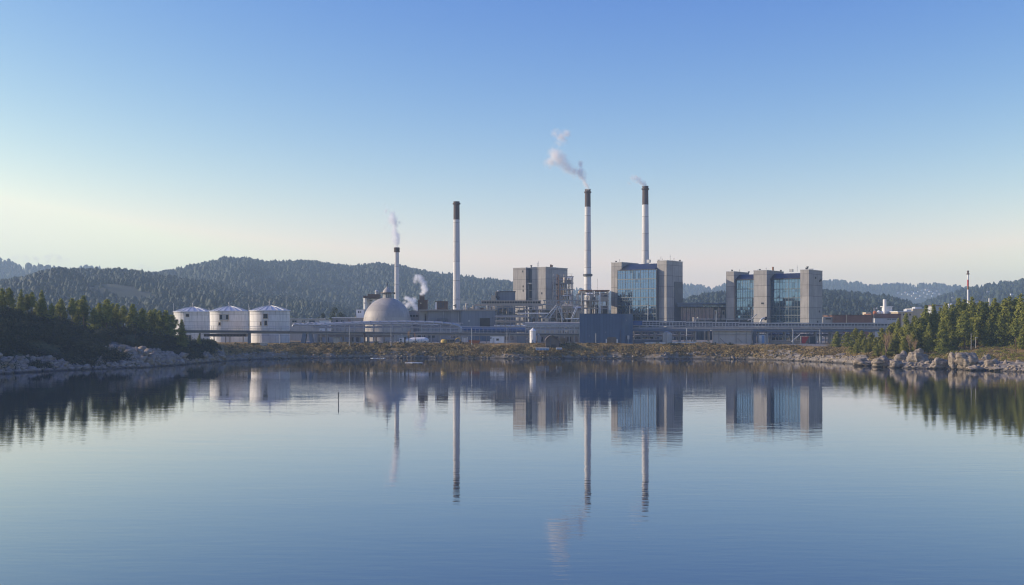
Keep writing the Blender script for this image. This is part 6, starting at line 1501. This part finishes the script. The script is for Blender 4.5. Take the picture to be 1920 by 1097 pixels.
# ------------------------------------------------------------------ rocks
m, nt, b = mat_nodes('shore_rock')
tc = nt.nodes.new('ShaderNodeTexCoord').outputs['Object']; oi = nt.nodes.new('ShaderNodeObjectInfo').outputs['Location']
vs = nt.nodes.new('ShaderNodeVectorMath'); L(nt, tc, vs.inputs[0]); L(nt, oi, vs.inputs[1])
n1, n2 = noise(nt, vs.outputs[0], .9, 8, .65, (1, 1, 2.2)), noise(nt, vs.outputs[0], 3.5, 5)
rr = ramp(nt, [(.28, (.085, .065, .045)), (.45, (.245, .20, .15)), (.6, (.35, .295, .23)), (.78, (.47, .415, .33))]); L(nt, n1, rr.inputs[0])
c = mixc(nt, mapr(nt, n2, .5, .75, 0, .5), rr.outputs[0], (.10, .085, .065))
ge = nt.nodes.new('ShaderNodeNewGeometry'); sp = nt.nodes.new('ShaderNodeSeparateXYZ'); L(nt, ge.outputs['Position'], sp.inputs[0])
c = mixc(nt, mapr(nt, sp.outputs[2], .15, .55, .85, 0), c, (.03, .026, .02)); L(nt, c, b.inputs['Base Color']); b.inputs['Roughness'].default_value = .92
bump(nt, b, n1, .8, .35); M['shore_rock'] = m
import bmesh
def rock_data(seed, sub=4, sx=1, sy=1, sz=1, flat=.0):
    bm = bmesh.new(); bmesh.ops.create_icosphere(bm, subdivisions=sub, radius=1.0)
    v = np.array([q.co[:] for q in bm.verts]); f = [[q.index for q in p.verts] for p in bm.faces]; bm.free()
    o = seed * 7.31
    n = (fbm(v[:, 0] * .9 + o, v[:, 1] * .9, v[:, 2] * .9, seed, 3) - .5) * 1.0 - np.maximum(ridged(v[:, 0] * 1.3 + o, v[:, 1] * 1.3, v[:, 2] * 2.1, seed + 3, 4) - .62, 0) * 1.1 + (fbm(v[:, 0] * 4 + o, v[:, 1] * 4, v[:, 2] * 5, seed + 5, 3) - .5) * .16
    for k in range(6):                                # a few broken flat faces
        r = np.random.default_rng(seed * 10 + k); d = r.normal(0, 1, 3); d /= np.linalg.norm(d); h = r.uniform(.55, .8)
        ex = np.maximum(v @ d - h, 0); v = v - ex[:, None] * d * .8
    v = v * (1 + n)[:, None]
    return v * np.array([sx, sy, sz]), np.array(f)
def boulder(label, p0, p1, q0, q1, D, seed, sink=.25, name='boulder', sy=.75, rz=0.0, tilt=0.0, group='boulders on the right shore', cat='boulder'):
    w_ = (p1 - p0) / 2 * D / F; h = (q1 - q0) * D / F
    v, f = rock_data(seed, 4, 1, sy, 1.0); v = v - np.array([0, 0, 0]); v /= np.abs(v[:, 0]).max()
    v[:, 0] *= w_; v[:, 1] *= w_; zz = v[:, 2]; zz = (zz - zz.min()) / (zz.max() - zz.min()); v[:, 2] = (zz * (1 + sink) - sink) * h
    if tilt: v[:, 2] += v[:, 0] * tilt
    o = new_mesh(name, v, f, M['shore_rock'], None, True); o.location = (xw((p0 + p1) / 2, D), D, zw(q1, D)); o.rotation_euler = (0, 0, rz)
    return tag(o, label, cat, group)
rk = [('big hollowed grey outcrop, the highest rock of the right shore', 1694, 1742, 652.5, 689, 296, 1), ('knobbly left shoulder of the big hollowed outcrop', 1670, 1705, 657, 689, 298, 2), ('long low slab sloping into the water left of the big outcrop', 1628, 1680, 666, 690, 302, 3),
      ('flat pale slab at the left foot of the thicket', 1592, 1640, 671, 687, 309, 4), ('squat block before the foot of the big outcrop', 1664, 1692, 673, 692, 294, 5), ('thin slab leaning on the right foot of the big outcrop', 1722, 1752, 676, 692, 292, 6),
      ('smooth brown slab between the big outcrop and the round boulders', 1735, 1782, 670, 694, 289, 7), ('upright boulder left of the biggest round boulder', 1776, 1800, 660, 692, 286, 8), ('biggest round boulder on the right shore', 1791, 1840, 660, 694, 284, 9), ('dark boulder behind the biggest round one', 1832, 1860, 663, 690, 288, 10),
      ('cracked boulder right of the biggest round one', 1842, 1876, 672, 695, 281, 11), ('cubic grey boulder near the right edge', 1872, 1893, 674, 697, 278, 12), ('low slab at the foot of the biggest round boulder', 1806, 1850, 684, 697, 279, 13), ('pale boulder cut by the right edge of the picture', 1893, 1932, 675, 699, 276, 14),
      ('low wet slab before the cubic grey boulder', 1852, 1888, 688, 698, 276, 15)]
for (lb, p0, p1, q0, q1, D, s) in rk: boulder(lb, p0, p1, q0, q1, D, s, rz=.3 * math.sin(s * 3.1))
fb = [(1398, 1440, 661, 675, 372, 'long tan rock at the waterline under the concrete shed'), (1425, 1470, 657, 674, 366, 'tan rock hump left of the pale rock ledge'), (1462, 1512, 655.5, 676, 358, 'pale tan rock ledge below the red gate'), (1500, 1556, 657, 679, 350, 'broad pale tan ledge below the two round young pines'), (1548, 1600, 662, 682, 336, 'low tan rock at the bend of the right shore'),
      (1335, 1375, 660, 672.5, 375, 'dark rock mound at the waterline below the concrete shed'), (1285, 1330, 660.5, 672.5, 376, 'dark rock mound left of the concrete shed'), (1236, 1262, 661, 672, 377, 'dark rock below the concrete hopper'), (833, 862, 661, 671, 379, 'pale edged dark rock below the grey hall'), (1020, 1050, 662, 672, 376, 'dark rock under the boat hut'),
      (458, 486, 661, 673, 368, 'grey rock on the point below the middle tank'), (495, 528, 659, 672, 372, 'triangular grey rock below the rightmost tank'), (430, 462, 663, 676, 362, 'long sloping grey rock at the tip of the left bank')]
for i, (p0, p1, q0, q1, D, lb) in enumerate(fb): boulder(lb, p0, p1, q0, q1, D, 30 + i, .5, sy=.6, group='rocks along the far waterline', rz=.2 * math.sin(i * 2.3), name='shore_rock', cat='rock')
# scree at the waterline: more small stones than one could count
def scree(u0, u1, n, seed, smin, smax, label, t0=1.2, ts=1.6, zmax=2.2, tilt=0.0, need=0.0):
    r = np.random.default_rng(seed); tv, tf = rock_data(60 + seed, 1); V, Fc = [], []
    for i in range(n):
        u = r.uniform(u0, u1); y = float(lerp(u, SU, SD)) + r.normal(t0, ts); x = (u - 960) * y / F; z = gz(x, y)
        if z < -.5 or z > zmax: continue
        if need and float(land(np.array([x]), np.array([y]))[1][0]) < need: continue
        a = r.uniform(0, 6.28); s = r.uniform(smin, smax) * np.array([1, .8, .6]); v = tv * s * r.uniform(.8, 1.2, (len(tv), 1)); v[:, 2] += v[:, 0] * tilt * r.uniform(.3, 1)
        v = np.stack([v[:, 0] * math.cos(a) - v[:, 1] * math.sin(a) + x, v[:, 0] * math.sin(a) + v[:, 1] * math.cos(a) + y, v[:, 2] + max(z, -.1)], 1)
        Fc.append(tf + len(V) * len(tv)); V.append(v)
    tag(new_mesh('scree', np.concatenate(V), np.concatenate(Fc), M['shore_rock'], None, True), label, 'scree', None, 'stuff')
scree(-60, 420, 1300, 1, .3, 1.5, 'broken grey stones along the left waterline', 2.5, 3.2, 4.5); scree(-120, 430, 420, 4, .6, 2.2, 'tilted grey slabs breaking through the left bank', 5.5, 4.5, 7, -.55, .35); scree(400, 1600, 900, 2, .25, .8, 'dark stones along the far waterline'); scree(1580, 1990, 320, 3, .25, .8, 'small stones along the right waterline')

# ------------------------------------------------------------------ steam, smoke and clouds
def plume(name, label, puffs, D, dens, col, seed, scale=1.0, cat='smoke', aniso=0, squash=.8, thr=.40):
    """puffs (px, row, radius in px, weight): soft balls of vapour broken up by noise, in one hull"""
    P = [(at(a, b_, D), r * D / F, w_) for a, b_, r, w_ in puffs]
    mb = MB()
    for c, r, w_ in P:
        bm = bmesh.new(); bmesh.ops.create_icosphere(bm, subdivisions=2, radius=r * 1.05)
        mb.add([(v.co.x + c.x, v.co.y * squash + c.y, v.co.z + c.z) for v in bm.verts], [[v.index for v in f.verts] for f in bm.faces]); bm.free()
    o = mb.build(name, None)
    rm = o.modifiers.new('hull', 'REMESH'); rm.mode = 'VOXEL'; rm.voxel_size = max(.35, min(r for _, r, _ in P) * .4)
    dg = bpy.context.evaluated_depsgraph_get(); me = bpy.data.meshes.new_from_object(o.evaluated_get(dg)); o.modifiers.clear(); o.data = me
    m = bpy.data.materials.new(name); m.use_nodes = True; nt = m.node_tree; nt.nodes.remove(nt.nodes['Principled BSDF'])
    g_ = nt.nodes.new('ShaderNodeNewGeometry').outputs['Position']
    n1 = noise(nt, g_, .22 / scale, 6, .62)
    nz = nt.nodes.new('ShaderNodeTexNoise'); nz.inputs['Scale'].default_value = .16 / scale; nz.inputs['Detail'].default_value = 3; L(nt, g_, nz.inputs['Vector'])
    wv = nt.nodes.new('ShaderNodeVectorMath'); wv.operation = 'MULTIPLY_ADD'; L(nt, nz.outputs['Color'], wv.inputs[0]); k = 5.5 * scale; wv.inputs[1].default_value = (k, k * .6, k)
    of = nt.nodes.new('ShaderNodeVectorMath'); of.operation = 'ADD'; L(nt, g_, of.inputs[0]); of.inputs[1].default_value = (-k / 2, -k * .3, -k / 2); L(nt, of.outputs[0], wv.inputs[2])
    tot = None
    for c, r, w_ in P:
        sb = nt.nodes.new('ShaderNodeVectorMath'); sb.operation = 'SUBTRACT'; L(nt, wv.outputs[0], sb.inputs[0]); sb.inputs[1].default_value = c
        sc = nt.nodes.new('ShaderNodeVectorMath'); sc.operation = 'MULTIPLY'; L(nt, sb.outputs[0], sc.inputs[0]); sc.inputs[1].default_value = (1 / r, 1 / (r * squash), 1 / r)
        ln = nt.nodes.new('ShaderNodeVectorMath'); ln.operation = 'LENGTH'; L(nt, sc.outputs[0], ln.inputs[0])
        f_ = mapr(nt, ln.outputs['Value'], 1.05, .15, 0, w_)
        if tot is None: tot = f_
        else:
            mx = nt.nodes.new('ShaderNodeMath'); mx.operation = 'MAXIMUM'; L(nt, tot, mx.inputs[0]); L(nt, f_, mx.inputs[1]); tot = mx.outputs[0]
    cut = nt.nodes.new('ShaderNodeMath'); cut.operation = 'MULTIPLY_ADD'; L(nt, n1, cut.inputs[0]); cut.inputs[1].default_value = 2.2; cut.inputs[2].default_value = -2.2 * thr - .42
    ad = nt.nodes.new('ShaderNodeMath'); L(nt, cut.outputs[0], ad.inputs[0]); L(nt, tot, ad.inputs[1])
    fin = nt.nodes.new('ShaderNodeMath'); fin.operation = 'MULTIPLY'; L(nt, mapr(nt, ad.outputs[0], -.05, .8), fin.inputs[0]); L(nt, tot, fin.inputs[1])
    pv = nt.nodes.new('ShaderNodeVolumePrincipled'); pv.inputs['Color'].default_value = (*col, 1); pv.inputs['Anisotropy'].default_value = aniso
    dn = nt.nodes.new('ShaderNodeMath'); dn.operation = 'MULTIPLY'; L(nt, fin.outputs[0], dn.inputs[0]); dn.inputs[1].default_value = dens; L(nt, dn.outputs[0], pv.inputs['Density'])
    L(nt, pv.outputs[0], nt.nodes['Material Output'].inputs['Volume'])
    o.data.materials.clear(); o.data.materials.append(m)
    return tag(o, label, cat, 'plumes over the plant')
def trail(path, gap=.62):
    out = []
    for (a, b_) in zip(path[:-1], path[1:]):
        d = math.hypot(a[0] - b_[0], a[1] - b_[1]); n = max(1, int(round(d / (gap * (a[2] + b_[2]) / 2))))
        out += [tuple(a[k] + (b_[k] - a[k]) * i / n for k in range(4)) for i in range(n)]
    return out + [path[-1]]
plume('smoke_plume', 'large warm smoke plume drifting left from the chimney with the gallery ring',
      trail([(1101.5, 353, 5.5, 1.2), (1096, 341, 8, 1.1), (1088, 322, 15, 1), (1074, 321, 18, .8), (1058, 308, 18, .75), (1041, 292, 20, 1), (1031, 303, 17, .85)]) + [(1042, 278, 12, .55), (1049, 270, 13, .6), (1054, 258, 16, .85), (1062, 250, 13, .85), (1042, 252, 13, .7), (1088, 308, 9, .9)], 568, .8, (1, .98, .95), 1, .9)
plume('smoke_plume', 'faint grey wisp drifting left from the tallest chimney', trail([(1209.5, 347, 5, .95), (1202, 342, 8, .8), (1192, 337, 10, .75), (1184, 333, 8, .6)]) + [(1178, 344, 7, .45)], 573, 1.6, (.95, .94, .93), 2, .8)
plume('steam_plume', 'white steam column rising from the slimmest chimney', trail([(744, 462, 5.5, 1.2), (742.5, 446, 10, 1.1), (740, 428, 9, 1), (737, 412, 12, .9), (738, 400, 9, .7)]) + [(750, 418, 7, .7), (756, 418, 5, .5), (724, 393, 9, .5), (721, 386, 7, .45), (714, 405, 10, .4), (719, 428, 10, .35)], 560, 1.5, (1, 1, 1), 3, .8)
plume('steam_plume', 'thick white steam column from the brown boiler stack', trail([(791.5, 551, 6.5, 1.3), (798, 541, 9, 1.1), (795, 531, 10, 1), (787, 523, 10, 1), (780, 521, 8, .9), (778, 527, 7, .7)]), 470, 1.5, (1, 1, 1), 4, .6)
plume('steam_plume', 'low white steam cloud between the dome and the brown boiler stack', trail([(779, 578, 9, 1.1), (772, 566, 10, 1), (762, 559, 8, .9)]) + [(776, 563, 9, 1), (764, 573, 10, 1), (757, 567, 6, .7)], 500, 1.5, (1, 1, 1), 5, .6)
def cloud(label, puffs, D, seed):
    o = plume('cloud', label, puffs, D, .02, (1, 1, 1), seed, 15, 'cloud', .4, .7, .40); o['group'] = 'small clouds low over the left hills'
cloud('small pale cloud low over the far left hills', [(28, 483, 12, .9), (45, 487, 12, .8), (66, 486, 12, .9), (88, 485, 15, 1), (108, 488, 13, .9), (126, 489, 9, .7)], 5200, 11)
cloud('small pale cloud in the saddle of the left hills', [(256, 499, 8, .6), (270, 497, 10, 1), (284, 500, 10, .9), (298, 502, 7, .6)], 5200, 12)
